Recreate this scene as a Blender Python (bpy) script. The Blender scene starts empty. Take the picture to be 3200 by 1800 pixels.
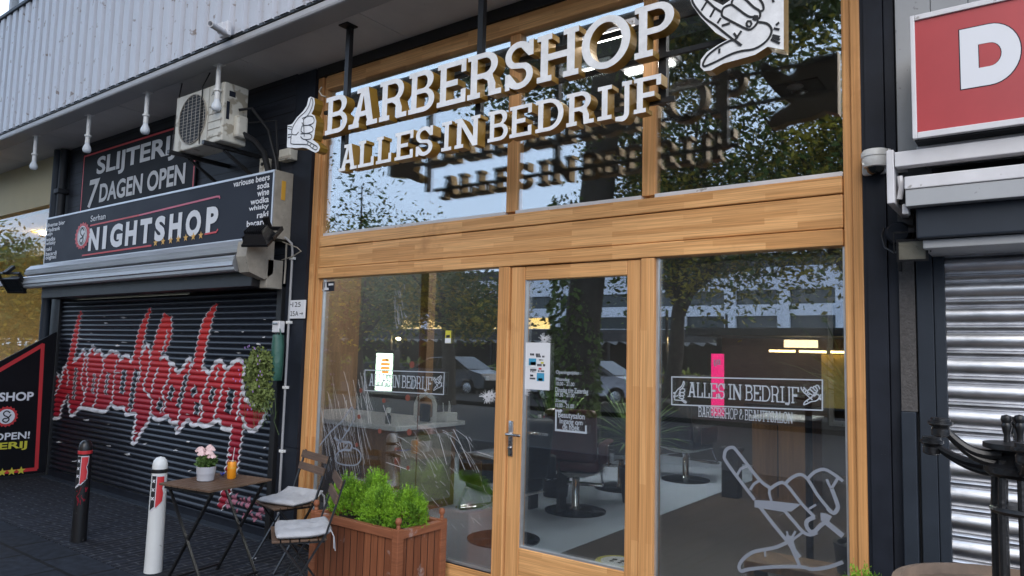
import bpy, bmesh, math, random
import numpy as np
from mathutils import Vector, Matrix, geometry, noise as mnoise
random.seed(7); rng = np.random.default_rng(7)
S = bpy.context.scene; COL = S.collection
R = math.radians
# ------------------------------------------------------------------ camera
F_, YAW, PITCH, ROLL, H = 2260.0, R(-36.755), R(5.087), R(1.456), 1.65
fwd = Vector((math.sin(YAW)*math.cos(PITCH), math.cos(YAW)*math.cos(PITCH), math.sin(PITCH)))
rt0 = Vector((math.cos(YAW), -math.sin(YAW), 0)); up0 = rt0.cross(fwd)
rt = rt0*math.cos(ROLL)+up0*math.sin(ROLL); up = -rt0*math.sin(ROLL)+up0*math.cos(ROLL)
cam = bpy.data.cameras.new('camera'); co = bpy.data.objects.new('camera', cam); COL.objects.link(co)
cam.sensor_width = 36; cam.lens = F_/3200*36; cam.clip_end = 600; cam.clip_start = .02
m3 = Matrix((rt, up, -fwd)).transposed(); co.matrix_world = Matrix.Translation((0, 0, H)) @ m3.to_4x4()
S.camera = co
CAM = Vector((0, 0, H))
def ray(px, py): return fwd*F_ + rt*(px-1600) - up*(py-900)
def V(px, py, Y):                       # point of the street front seen at photo pixel, on the plane y = Y
    d = ray(px, py); return CAM + d*(Y/d.y)
def G(px, py, z=0):                     # the same on a level plane
    d = ray(px, py); return CAM + d*((z-H)/d.z)
def mk(ox, oy, s): return lambda x, y: (ox+x/s, oy+y/s)
# ------------------------------------------------------------------ world, sun, exposure
SUN_EL, SUN_ROT = 36, 152
w = bpy.data.worlds.new('World'); S.world = w; w.use_nodes = True
nt = w.node_tree; bg = nt.nodes['Background']
sky = nt.nodes.new('ShaderNodeTexSky'); sky.sky_type = 'NISHITA'; sky.sun_disc = False
sky.sun_elevation = R(SUN_EL); sky.sun_rotation = R(SUN_ROT); sky.air_density = 1.2; sky.dust_density = 2.5; sky.ozone_density = 1.5
mxs = nt.nodes.new('ShaderNodeMix'); mxs.data_type = 'RGBA'; mxs.inputs[0].default_value = .82; mxs.inputs[7].default_value = (6.4, 8.1, 11.0, 1)   # thin high cloud over the clear sky
nt.links.new(sky.outputs[0], mxs.inputs[6]); nt.links.new(mxs.outputs[2], bg.inputs[0]); bg.inputs[1].default_value = .13
sl = bpy.data.lights.new('sun', 'SUN'); sl.energy = 1.2; sl.angle = R(50); sl.color = (1, .88, .74)
so = bpy.data.objects.new('sun', sl); COL.objects.link(so)
so.rotation_euler = (R(90-SUN_EL), 0, R(180-SUN_ROT))
S.view_settings.view_transform = 'Standard'; S.view_settings.look = 'None'; S.view_settings.gamma = 1
S.view_settings.exposure = 0.78
S.cycles.max_bounces = 8; S.cycles.transparent_max_bounces = 16; S.cycles.glossy_bounces = 4
S.cycles.use_denoising = True; S.cycles.sample_clamp_indirect = 6
# ------------------------------------------------------------------ materials
M = {}
def mat(name, col, rough=.5, metal=0, noise=None, bump=None, spec=.5, emit=None, estr=0, dirt=None, coord='Object', stretch=None):
    m = bpy.data.materials.new(name); m.use_nodes = True; n = m.node_tree; p = n.nodes['Principled BSDF']
    p.inputs['Base Color'].default_value = (*col, 1); p.inputs['Roughness'].default_value = rough
    p.inputs['Metallic'].default_value = metal; p.inputs['Specular IOR Level'].default_value = spec
    if emit: p.inputs['Emission Color'].default_value = (*emit, 1); p.inputs['Emission Strength'].default_value = estr
    tc = n.nodes.new('ShaderNodeTexCoord'); src = tc.outputs[coord]
    if stretch:
        mp = n.nodes.new('ShaderNodeMapping'); mp.inputs['Scale'].default_value = stretch
        n.links.new(src, mp.inputs[0]); src = mp.outputs[0]
    cur = None
    if noise:                            # (scale, low, high) brightness variation
        t = n.nodes.new('ShaderNodeTexNoise'); t.inputs['Scale'].default_value = noise[0]; t.inputs['Detail'].default_value = 6
        t.inputs['Roughness'].default_value = .65; n.links.new(src, t.inputs[0])
        r = n.nodes.new('ShaderNodeValToRGB'); e = r.color_ramp.elements
        e[0].position = .3; e[1].position = .7
        e[0].color = (*[c*noise[1] for c in col], 1); e[1].color = (*[min(1, c*noise[2]) for c in col], 1)
        n.links.new(t.outputs[0], r.inputs[0]); cur = r.outputs[0]
        mr = n.nodes.new('ShaderNodeMapRange'); mr.inputs[3].default_value = max(.03, rough-.12); mr.inputs[4].default_value = min(1, rough+.12)
        n.links.new(t.outputs[0], mr.inputs[0]); n.links.new(mr.outputs[0], p.inputs['Roughness'])
    if dirt:                             # (scale, threshold, colour): specks and stains
        t = n.nodes.new('ShaderNodeTexNoise'); t.inputs['Scale'].default_value = dirt[0]; t.inputs['Detail'].default_value = 3
        n.links.new(tc.outputs[coord], t.inputs[0])
        r = n.nodes.new('ShaderNodeValToRGB'); r.color_ramp.elements[0].position = dirt[1]; r.color_ramp.elements[1].position = min(1, dirt[1]+.06)
        n.links.new(t.outputs[0], r.inputs[0])
        mx = n.nodes.new('ShaderNodeMix'); mx.data_type = 'RGBA'; n.links.new(r.outputs[0], mx.inputs[0])
        if cur: n.links.new(cur, mx.inputs[6])
        else: mx.inputs[6].default_value = (*col, 1)
        mx.inputs[7].default_value = (*dirt[2], 1); cur = mx.outputs[2]
    if cur: n.links.new(cur, p.inputs['Base Color'])
    if bump:
        t = n.nodes.new('ShaderNodeTexNoise'); t.inputs['Scale'].default_value = bump[0]; t.inputs['Detail'].default_value = 5
        n.links.new(src, t.inputs[0]); b = n.nodes.new('ShaderNodeBump'); b.inputs['Strength'].default_value = bump[1]; b.inputs['Distance'].default_value = .01
        n.links.new(t.outputs[0], b.inputs['Height']); n.links.new(b.outputs[0], p.inputs['Normal'])
    M[name] = m; return m
def brick_mat(name, c1, c2, bw, rh, horiz='x', gap=0.0, gapcol=(0, 0, 0), grain=(3, 60), rough=.45, gv=(.8, 1.15), bump=.15, offset=.37, gapsmooth=.1, spec=.25, stain=None):
    """finger-jointed timber or paving: horiz 'x' rows run along x on the front; 'z' rows run upright; 'xy' lies on the ground"""
    m = bpy.data.materials.new(name); m.use_nodes = True; n = m.node_tree; p = n.nodes['Principled BSDF']; L = n.links.new
    p.inputs['Roughness'].default_value = rough; p.inputs['Specular IOR Level'].default_value = spec
    tc = n.nodes.new('ShaderNodeTexCoord'); sp = n.nodes.new('ShaderNodeSeparateXYZ'); L(tc.outputs['Object'], sp.inputs[0])
    ad = n.nodes.new('ShaderNodeMath'); L(sp.outputs[0], ad.inputs[0]); L(sp.outputs[1], ad.inputs[1])
    cb = n.nodes.new('ShaderNodeCombineXYZ')
    if horiz == 'x': L(ad.outputs[0], cb.inputs[0]); L(sp.outputs[2], cb.inputs[1])
    elif horiz == 'z': L(sp.outputs[2], cb.inputs[0]); L(ad.outputs[0], cb.inputs[1])
    elif horiz == 'yx': L(sp.outputs[1], cb.inputs[0]); L(sp.outputs[0], cb.inputs[1])
    else: L(sp.outputs[0], cb.inputs[0]); L(sp.outputs[1], cb.inputs[1])
    bt = n.nodes.new('ShaderNodeTexBrick'); bt.offset = offset; bt.inputs['Scale'].default_value = 1
    bt.inputs['Brick Width'].default_value = bw; bt.inputs['Row Height'].default_value = rh
    bt.inputs['Mortar Size'].default_value = gap; bt.inputs['Mortar Smooth'].default_value = gapsmooth; bt.inputs['Bias'].default_value = 0
    bt.inputs['Color1'].default_value = (*c1, 1); bt.inputs['Color2'].default_value = (*c2, 1); bt.inputs['Mortar'].default_value = (*gapcol, 1)
    L(cb.outputs[0], bt.inputs[0])
    mp = n.nodes.new('ShaderNodeMapping'); mp.inputs['Scale'].default_value = (grain[0], grain[1], grain[1]); L(cb.outputs[0], mp.inputs[0])
    t = n.nodes.new('ShaderNodeTexNoise'); t.inputs['Scale'].default_value = 1; t.inputs['Detail'].default_value = 6; L(mp.outputs[0], t.inputs[0])
    r = n.nodes.new('ShaderNodeMapRange'); r.inputs[1].default_value = .3; r.inputs[2].default_value = .7; r.inputs[3].default_value = gv[0]; r.inputs[4].default_value = gv[1]; L(t.outputs[0], r.inputs[0])
    mx = n.nodes.new('ShaderNodeMix'); mx.data_type = 'RGBA'; mx.blend_type = 'MULTIPLY'; mx.inputs[0].default_value = 1
    L(bt.outputs[0], mx.inputs[6]); L(r.outputs[0], mx.inputs[7]); fin = mx.outputs[2]
    if stain:                            # blotches of wear: (scale, threshold, width, colour)
        tn = n.nodes.new('ShaderNodeTexNoise'); tn.inputs['Scale'].default_value = stain[0]; tn.inputs['Detail'].default_value = 5; tn.inputs['Roughness'].default_value = .7; L(tc.outputs['Object'], tn.inputs[0])
        sr = n.nodes.new('ShaderNodeMapRange'); sr.inputs[1].default_value = stain[1]; sr.inputs[2].default_value = stain[1]+stain[2]; L(tn.outputs[0], sr.inputs[0])
        sm = n.nodes.new('ShaderNodeMix'); sm.data_type = 'RGBA'; L(sr.outputs[0], sm.inputs[0]); L(fin, sm.inputs[6]); sm.inputs[7].default_value = (*stain[3], 1); fin = sm.outputs[2]
    L(fin, p.inputs['Base Color'])
    b = n.nodes.new('ShaderNodeBump'); b.inputs['Strength'].default_value = bump; b.inputs['Distance'].default_value = .006
    sb = n.nodes.new('ShaderNodeMath'); sb.operation = 'SUBTRACT'; L(t.outputs[0], sb.inputs[0]); L(bt.outputs['Fac'], sb.inputs[1]); L(sb.outputs[0], b.inputs['Height']); L(b.outputs[0], p.inputs['Normal'])
    M[name] = m; return m
def glass_mat(name, refl, tint=(.93, .95, .95), f0=None):
    m = bpy.data.materials.new(name); m.use_nodes = True; n = m.node_tree; L = n.links.new
    for x in list(n.nodes): n.nodes.remove(x)
    o = n.nodes.new('ShaderNodeOutputMaterial'); a = n.nodes.new('ShaderNodeBsdfTransparent'); a.inputs[0].default_value = (*tint, 1)
    g = n.nodes.new('ShaderNodeBsdfGlossy'); g.inputs['Roughness'].default_value = 0.0; g.inputs[0].default_value = (1, 1, 1, 1)
    lw = n.nodes.new('ShaderNodeLayerWeight'); lw.inputs[0].default_value = .5
    mr = n.nodes.new('ShaderNodeMapRange'); mr.inputs[3].default_value = refl; mr.inputs[4].default_value = 1.0
    pw = n.nodes.new('ShaderNodeMath'); pw.operation = 'POWER'; pw.inputs[1].default_value = 5
    L(lw.outputs['Facing'], pw.inputs[0]); L(pw.outputs[0], mr.inputs[0])
    x = n.nodes.new('ShaderNodeMixShader'); L(mr.outputs[0], x.inputs[0]); L(a.outputs[0], x.inputs[1]); L(g.outputs[0], x.inputs[2]); L(x.outputs[0], o.inputs[0])
    M[name] = m; return m
OAK1, OAK2 = (.76, .425, .18), (.55, .275, .102)
brick_mat('oak_h', OAK1, OAK2, .47, .034, 'x', grain=(2.5, 120), gv=(.72, 1.2), stain=(1.7, .58, .22, (.38, .18, .066)))
brick_mat('oak_v', (.67, .36, .148), (.54, .265, .098), .9, .042, 'z', grain=(1.6, 120), gv=(.72, 1.2), stain=(1.9, .57, .22, (.40, .19, .07)))
brick_mat('pavers', (.011, .014, .022), (.006, .0075, .012), .21, .07, 'yx', gap=.007, gapcol=(.042, .044, .050), grain=(22, 22), rough=.9, gv=(.35, 1.9), bump=.6, offset=.5, stain=(1.6, .56, .2, (.022, .025, .032)))
brick_mat('tiles', (.014, .018, .026), (.011, .014, .020), .585, .60, 'xy', gap=.016, gapcol=(.004, .004, .005), grain=(14, 14), rough=.9, gv=(.55, 1.55), bump=.35, offset=.5, stain=(1.3, .57, .2, (.026, .031, .040)))
brick_mat('dark_planks', (.020, .022, .030), (.014, .016, .022), 6, .145, 'x', gap=.005, gapcol=(.003, .003, .004), grain=(3, 40), rough=.55, gv=(.75, 1.3), bump=.35)
brick_mat('floor_wood', (.072, .054, .044), (.045, .034, .028), 1.2, .19, 'yx', gap=.002, gapcol=(.01, .01, .01), grain=(3, 40), rough=.4)
brick_mat('inner_wood', (.30, .17, .09), (.20, .11, .055), 1.6, .12, 'z', grain=(2, 40), rough=.5)
brick_mat('walnut', (.12, .075, .05), (.075, .045, .03), 2, .5, 'x', grain=(4, 90), rough=.55, gv=(.7, 1.3))
brick_mat('redwood', (.26, .095, .045), (.17, .06, .03), 5, .0665, 'z', gap=.0035, gapcol=(.03, .012, .008), grain=(3, 60), rough=.5, bump=.5, stain=(5.5, .60, .16, (.42, .34, .32)))
brick_mat('redwood_trim', (.27, .10, .05), (.20, .075, .036), 5, .3, 'x', grain=(4, 60), rough=.5, stain=(6, .58, .15, (.42, .34, .32)))
mat('slate_paint', (.013, .016, .024), .55, spec=.25, noise=(5, .72, 1.3), dirt=(42, .77, (.10, .10, .10)), bump=(400, .06))
mat('slate_light', (.022, .029, .040), .55, spec=.3, noise=(4, .85, 1.15), bump=(300, .05))
mat('black_wall', (.010, .011, .014), .6, noise=(4, .7, 1.3))
mat('white_cladding', (.50, .51, .55), .42, noise=(2.5, .9, 1.06), dirt=(13, .645, (.25, .21, .19)), stretch=(3, 3, .35))
mat('soffit_grey', (.60, .58, .57), .8, noise=(1.5, .88, 1.08), dirt=(30, .75, (.2, .19, .18)))
mat('fascia_grey', (.40, .40, .41), .5, noise=(2, .9, 1.06))
mat('sign_back', (.035, .025, .018), .6)
mat('letter_white', (.80, .80, .80), .22, noise=(11, .80, 1.04), bump=(55, .12), spec=.6)
mat('gold_side', (.29, .165, .024), .38, metal=.25, noise=(7, .85, 1.1))
mat('black_metal', (.010, .010, .011), .42, noise=(20, .8, 1.3))
mat('iron', (.009, .009, .010), .38, bump=(60, .25))
mat('steel', (.55, .56, .58), .28, metal=1, noise=(6, .9, 1.05))
mat('galvanised', (.74, .75, .78), .34, metal=1, bump=(2.5, .35), noise=(7, .75, 1.08), stretch=(1, 1, 3))
mat('aluminium', (.52, .53, .55), .38, metal=.7, noise=(5, .9, 1.05), stretch=(.3, 3, 3))
mat('white_metal', (.62, .61, .62), .4, noise=(6, .9, 1.05), dirt=(25, .68, (.30, .28, .26)))
mat('white_plastic', (.72, .72, .70), .35)
mat('cream_plastic', (.55, .53, .46), .5, noise=(5, .8, 1.1), dirt=(9, .58, (.30, .27, .21)))
mat('beige_box', (.33, .30, .25), .6, noise=(9, .75, 1.15), dirt=(30, .68, (.15, .13, .10)))
mat('chrome', (.8, .8, .82), .08, metal=1)
mat('shutter_black', (.010, .012, .018), .32, spec=.35, noise=(12, .7, 1.4), dirt=(38, .76, (.16, .18, .22)))
mat('paint_red', (.46, .022, .030), .5, spec=.25, noise=(7, .6, 1.3))
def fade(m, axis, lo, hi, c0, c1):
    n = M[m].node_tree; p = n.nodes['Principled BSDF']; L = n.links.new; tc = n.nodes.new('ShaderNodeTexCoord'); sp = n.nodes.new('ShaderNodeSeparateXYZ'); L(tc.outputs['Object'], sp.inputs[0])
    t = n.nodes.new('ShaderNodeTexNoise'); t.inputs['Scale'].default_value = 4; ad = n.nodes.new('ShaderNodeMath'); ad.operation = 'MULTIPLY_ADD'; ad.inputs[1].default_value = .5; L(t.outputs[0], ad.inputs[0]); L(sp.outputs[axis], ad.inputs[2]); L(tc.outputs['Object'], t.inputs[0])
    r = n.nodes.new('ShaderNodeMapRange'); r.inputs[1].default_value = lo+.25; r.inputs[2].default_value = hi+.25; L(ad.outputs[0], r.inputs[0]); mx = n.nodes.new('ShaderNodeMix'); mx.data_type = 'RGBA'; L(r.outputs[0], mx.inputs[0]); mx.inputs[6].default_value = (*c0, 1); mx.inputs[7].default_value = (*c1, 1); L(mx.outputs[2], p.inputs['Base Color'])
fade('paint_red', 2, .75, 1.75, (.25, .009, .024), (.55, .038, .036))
mat('paint_white', (.66, .66, .70), .5, noise=(9, .55, 1.12))
mat('paint_pink', (.34, .12, .17), .6, noise=(20, .6, 1.2))
mat('sign_dark', (.020, .023, .034), .5, spec=.12, noise=(3, .9, 1.1))
mat('sign_black', (.007, .007, .009), .55, spec=.12, noise=(3, .8, 1.2))
mat('sign_white', (.66, .67, .70), .45); mat('sign_grey', (.52, .52, .53), .5, noise=(8, .85, 1.1))
mat('sign_red', (.50, .030, .035), .45); mat('sign_yellow', (.62, .34, .045), .45); mat('lime_yellow', (.55, .5, .05), .45)
mat('sign_pink', (.55, .10, .16), .45)
mat('red_panel', (.40, .042, .046), .38, noise=(1.6, .88, 1.1), dirt=(2.2, .60, (.48, .10, .08)))
mat('grey_render', (.36, .37, .38), .6, noise=(3, .9, 1.06), dirt=(22, .68, (.2, .2, .2)))
mat('etched', (.37, .41, .46), .6, spec=.2); mat('etched_dim', (.21, .23, .27), .6, spec=.2); mat('crack_white', (.56, .57, .60), .4)
mat('rust', (.16, .045, .03), .6)
mat('cushion', (.40, .40, .415), .95, noise=(9, .82, 1.08), bump=(70, .5), spec=.1)
mat('pot_grey', (.40, .40, .43), .6, noise=(9, .92, 1.05)); mat('soil', (.04, .03, .022), .9)
mat('can_orange', (.72, .26, .012), .3, metal=.15); mat('pen_blue', (.03, .06, .4), .3)
mat('leaf_lime', (.20, .39, .026), .6, noise=(18, .6, 1.35), spec=.3); mat('leaf_lime_dark', (.11, .24, .02), .65, noise=(18, .6, 1.3), spec=.3)
mat('leaf_green', (.08, .14, .035), .6, noise=(20, .6, 1.4), spec=.3); mat('leaf_tree', (.095, .145, .030), .6, noise=(1.2, .45, 1.6), spec=.3)
mat('leaf_tree_lamplit', (.34, .28, .028), .6, noise=(1.2, .5, 1.6), spec=.3)  # warm street light put into the leaf colour
mat('strip_render', (.075, .070, .068), .9, noise=(60, .7, 1.3), bump=(90, .6))
mat('leaf_basket', (.15, .19, .055), .65, noise=(20, .6, 1.4), spec=.3); mat('petal_violet', (.42, .25, .60), .6)
mat('petal_pink', (.72, .50, .48), .6, noise=(40, .85, 1.1)); mat('stem_green', (.07, .13, .03), .6)
mat('bag_green', (.03, .10, .075), .4, bump=(25, .6)); mat('bark', (.050, .042, .034), .9, noise=(6, .6, 1.4), bump=(12, .8))
mat('bollard_white', (.62, .63, .62), .4, noise=(10, .94, 1.03), dirt=(45, .72, (.2, .19, .18))); mat('bollard_black', (.010, .010, .011), .33, dirt=(30, .71, (.33, .30, .28)))
mat('barrel_wood', (.24, .17, .12), .6, noise=(8, .7, 1.2)); mat('asphalt', (.045, .046, .05), .85, noise=(3, .8, 1.2))
mat('epoxy', (.40, .46, .56), .30); mat('dark_ceiling', (.13, .13, .125), .8); mat('dark_inner', (.030, .028, .028), .6, noise=(3, .8, 1.2))
mat('oxblood', (.070, .020, .022), .35, noise=(9, .7, 1.3)); mat('black_gloss', (.008, .009, .012), .12); mat('counter_white', (.62, .62, .62), .3)
mat('cream_wall', (.50, .43, .27), .8, noise=(1.5, .9, 1.05)); mat('yellow_wall', (.62, .42, .10), .8, noise=(1.5, .85, 1.1)); mat('green_panel', (.16, .24, .13), .6)
mat('office_white', (.78, .80, .86), .7, noise=(.3, .93, 1.04)); mat('office_glass', (.03, .045, .05), .15); mat('roof_dark', (.05, .05, .055), .7)
mat('lamp_warm', (1, .8, .5), .5, emit=(1, .70, .32), estr=190); mat('lamp_fill', (1, 1, 1), .5, emit=(1, .97, .92), estr=210)
mat('lamp_tube', (1, .8, .5), .5, emit=(1, .72, .30), estr=6)
mat('lamp_soft', (1, .8, .5), .5, emit=(1, .72, .36), estr=3.0); mat('window_lit', (1, .8, .4), .5, emit=(1, .62, .14), estr=1.3)
mat('ad_lit', (.8, .9, .8), .5, emit=(.62, .85, .62), estr=5); mat('ad_orange', (.9, .4, .05), .5, emit=(1, .35, .05), estr=1.6); mat('ad_pink', (.85, .02, .22), .5, emit=(.9, .01, .16), estr=1.2)
mat('car_silver', (.36, .35, .38), .25, metal=.6); mat('car_dark', (.05, .055, .065), .25, metal=.4); mat('car_glass', (.01, .012, .013), .06); mat('tyre', (.012, .012, .012), .8)
mat('frost', (.66, .70, .74), .3); mat('lens_glass', (.35, .33, .26), .12, metal=.5, bump=(25, .6)); mat('conduit', (.30, .30, .31), .5)
mat('ink', (.012, .012, .014), .5); mat('poster_blue', (.05, .28, .45), .5); mat('poster', (.66, .67, .70), .5)
glass_mat('shop_glass', .145); glass_mat('side_glass', .02)
mat('lamp_tube_dim', (1, 1, 1), .5, emit=(1, .97, .92), estr=9)
# ------------------------------------------------------------------ helpers
ROOT = {}
def thing(name, label, cat, loc=(0, 0, 0), rot=0, group=None):
    o = bpy.data.objects.new(name, None); COL.objects.link(o); o.location = loc; o.rotation_euler = (0, 0, rot); o.empty_display_size = .1
    o['label'] = label; o['category'] = cat
    if group: o['group'] = group
    ROOT[o.name] = Vector(loc); return o
def tag(o, label, cat, group=None):
    o['label'] = label; o['category'] = cat
    if group: o['group'] = group
    return o
def dup(root, loc, label, rot=None):
    r = root.copy(); COL.objects.link(r); r.location = loc; r['label'] = label
    if rot is not None: r.rotation_euler = (0, 0, rot)
    for ch in list(root.children):
        c = ch.copy(); COL.objects.link(c); c.parent = r
        for g in ch.children:
            d = g.copy(); COL.objects.link(d); d.parent = c
    return r
class MB:
    """collects faces; done() links them as one mesh object"""
    def __init__(s): s.v = []; s.f = []; s.m = []; s.cm = 0
    def mi(s, i): s.cm = i; return s
    def add(s, vs, fs):
        b = len(s.v); s.v += [tuple(v) for v in vs]; s.f += [tuple(b+i for i in f) for f in fs]; s.m += [s.cm]*len(fs); return s
    def box(s, x0, x1, y0, y1, z0, z1, bev=0):
        if x0 > x1: x0, x1 = x1, x0
        if y0 > y1: y0, y1 = y1, y0
        if z0 > z1: z0, z1 = z1, z0
        if bev <= 0:
            return s.add([(x0, y0, z0), (x1, y0, z0), (x1, y1, z0), (x0, y1, z0), (x0, y0, z1), (x1, y0, z1), (x1, y1, z1), (x0, y1, z1)],
                         [(3, 2, 1, 0), (4, 5, 6, 7), (0, 1, 5, 4), (1, 2, 6, 5), (2, 3, 7, 6), (3, 0, 4, 7)])
        bm = bmesh.new(); bmesh.ops.create_cube(bm, size=1)
        for v in bm.verts: v.co = Vector(((x0+x1)/2+v.co.x*(x1-x0), (y0+y1)/2+v.co.y*(y1-y0), (z0+z1)/2+v.co.z*(z1-z0)))
        bmesh.ops.bevel(bm, geom=bm.edges[:], offset=min(bev, .45*min(x1-x0, y1-y0, z1-z0)), segments=2, profile=.5, affect='EDGES')
        return s.bm(bm)
    def bm(s, bm, M4=None):
        bm.verts.index_update(); vs = [(M4 @ v.co if M4 else v.co.copy()) for v in bm.verts]; fs = [[v.index for v in f.verts] for f in bm.faces]
        bm.free(); return s.add(vs, fs)
    def obox(s, c, size, M3, bev=0):     # oriented box
        t = MB(); t.box(-size[0]/2, size[0]/2, -size[1]/2, size[1]/2, -size[2]/2, size[2]/2, bev)
        c = Vector(c); return s.add([c + M3 @ Vector(v) for v in t.v], t.f)
    def bar(s, a, b, wx, wy=None, bev=0, hint=(0, 0, 1)):
        a = Vector(a); b = Vector(b); d = b-a; z = d.normalized(); h = Vector(hint)
        if abs(z.dot(h)) > .95: h = Vector((0, 1, 0))
        x = h.cross(z).normalized(); y = z.cross(x); return s.obox((a+b)/2, (wx, wy or wx, d.length), Matrix((x, y, z)).transposed(), bev)
    def tube(s, pts, r, n=10, cap=True):
        pts = [Vector(p) for p in pts]; rs = r if isinstance(r, (list, tuple)) else [r]*len(pts); rings = []; nv = None
        for i, p in enumerate(pts):
            t = (pts[min(i+1, len(pts)-1)]-pts[max(i-1, 0)]).normalized()
            if nv is None:
                h = Vector((0, 0, 1)) if abs(t.z) < .9 else Vector((1, 0, 0)); nv = h.cross(t).normalized()
            else:
                nv = (nv - t*nv.dot(t)).normalized()
            bn = t.cross(nv); rings.append([p+(nv*math.cos(2*math.pi*k/n)+bn*math.sin(2*math.pi*k/n))*rs[i] for k in range(n)])
        vs = [v for rg in rings for v in rg]; fs = []
        for i in range(len(pts)-1):
            for k in range(n): fs.append((i*n+k, i*n+(k+1) % n, (i+1)*n+(k+1) % n, (i+1)*n+k))
        if cap: fs.append(tuple(range(n-1, -1, -1))); fs.append(tuple((len(pts)-1)*n+k for k in range(n)))
        return s.add(vs, fs)
    def lathe(s, prof, c=(0, 0, 0), n=24, axis=None):
        c = Vector(c); Mx = Matrix.Identity(3) if axis is None else Vector((0, 0, 1)).rotation_difference(Vector(axis)).to_matrix()
        vs = [c + Mx @ Vector((r*math.cos(2*math.pi*k/n), r*math.sin(2*math.pi*k/n), z)) for r, z in prof for k in range(n)]; fs = []
        for i in range(len(prof)-1):
            for k in range(n): fs.append((i*n+k, i*n+(k+1) % n, (i+1)*n+(k+1) % n, (i+1)*n+k))
        if prof[0][0] > 1e-5: fs.append(tuple(range(n-1, -1, -1)))
        if prof[-1][0] > 1e-5: fs.append(tuple((len(prof)-1)*n+k for k in range(n)))
        return s.add(vs, fs)
    def ball(s, c, r, n=14, sc=(1, 1, 1)):
        k = 8; pr = [(max(1e-6, math.sin(math.pi*i/k)), -math.cos(math.pi*i/k)) for i in range(k+1)]
        t = MB(); t.lathe(pr, n=n); c = Vector(c); return s.add([c+Vector((v[0]*r*sc[0], v[1]*r*sc[1], v[2]*r*sc[2])) for v in t.v], t.f)
    def prism(s, loops, P, d):           # loops: [outer, hole, ...] in 2D; P maps (u, v, depth) to 3D; extruded d; caps mi as set, sides cm+1 when side=True
        vl = [[Vector((u, v, 0)) for u, v in lp] for lp in loops]; flat = [p for lp in vl for p in lp]
        tris = geometry.tessellate_polygon(vl); n = len(flat)
        vs = [P(p.x, p.y, 0) for p in flat] + [P(p.x, p.y, d) for p in flat]
        fs = []
        for t in tris:
            a, b, c = t; area = (flat[b]-flat[a]).cross(flat[c]-flat[a]).z
            if area < 0: a, c = c, a
            fs.append((a, b, c)); fs.append((n+c, n+b, n+a))
        nf = len(fs); sides = []; o = 0
        for lp in vl:
            k = len(lp)
            for i in range(k): sides.append((o+i, o+(i+1) % k, n+o+(i+1) % k, n+o+i))
            o += k
        s.add(vs, fs); b = len(s.v)-2*n; s.f += [tuple(b+i for i in f) for f in sides]; s.m += [s.cm+(1 if s.side else 0)]*len(sides); return s
    side = False
    def done(s, name, mats, parent=None, smooth=None, local=False):
        vs = s.v
        if parent is not None and not local:
            o = ROOT.get(parent.name) or Vector((0, 0, 0)); vs = [(v[0]-o.x, v[1]-o.y, v[2]-o.z) for v in vs]
        me = bpy.data.meshes.new(name); me.from_pydata(vs, [], s.f)
        if not isinstance(mats, (list, tuple)): mats = [mats]
        for m in mats: me.materials.append(M[m])
        if len(mats) > 1: me.polygons.foreach_set('material_index', s.m)
        me.validate(); bm = bmesh.new(); bm.from_mesh(me); bmesh.ops.recalc_face_normals(bm, faces=bm.faces); bm.to_mesh(me); bm.free()
        if smooth is not None: me.shade_smooth(); me.set_sharp_from_angle(angle=R(smooth))
        ob = bpy.data.objects.new(name, me); COL.objects.link(ob)
        if parent is not None: ob.parent = parent; ROOT[ob.name] = ROOT.get(parent.name)
        return ob
def struct(ob): ob['kind'] = 'structure'; return ob
def front(Y): return lambda u, v, d: (u, Y+d, v)           # 2D (x, z) on the street front, depth goes into the wall
def stroke(pts, wd, taper=None):                           # closed outline of a brush stroke
    n = len(pts); L = []; Rr = []
    for i in range(n):
        p = Vector(pts[i]).to_2d(); t = (Vector(pts[min(i+1, n-1)]).to_2d()-Vector(pts[max(i-1, 0)]).to_2d()).normalized(); nn = Vector((-t.y, t.x))
        ww = (wd if taper is None else wd*taper[i])/2; L.append(p+nn*ww); Rr.append(p-nn*ww)
    return [(p.x, p.y) for p in L] + [(p.x, p.y) for p in reversed(Rr)]
def smooth_path(pts, k=5):                                 # Catmull-Rom
    pts = [Vector(p).to_2d() for p in pts]; out = []
    for i in range(len(pts)-1):
        p0 = pts[max(i-1, 0)]; p1 = pts[i]; p2 = pts[i+1]; p3 = pts[min(i+2, len(pts)-1)]
        for j in range(k):
            t = j/k; out.append(.5*((2*p1)+(p2-p0)*t+(2*p0-5*p1+4*p2-p3)*t*t+(3*p1-p0-3*p2+p3)*t*t*t))
    out.append(pts[-1]); return [(p.x, p.y) for p in out]
class Lines:                                               # flat strokes just in front of a plane
    def __init__(s, Y): s.Y = Y; s.mb = MB(); s.k = 0
    def line(s, pts, wd, sm=0, caps=True):
        if sm: pts = smooth_path(pts, sm)
        pl = stroke(pts, wd); n = len(pl)//2; y = s.Y-.0001*(s.k % 25); s.k += 1
        vs = [(u, y, v) for u, v in pl]; s.mb.add(vs, [(i, i+1, 2*n-2-i, 2*n-1-i) for i in range(n-1)]); return s
    def poly(s, pts):
        y = s.Y-.0001*(s.k % 25); s.k += 1; tr = geometry.tessellate_polygon([[Vector((u, v, 0)) for u, v in pts]]); s.mb.add([(u, y, v) for u, v in pts], [tuple(t) for t in tr]); return s
def pv(tr, Y, pts): return [(lambda q: (q.x, q.z))(V(*tr(x, y), Y)) for x, y in pts]
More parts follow.
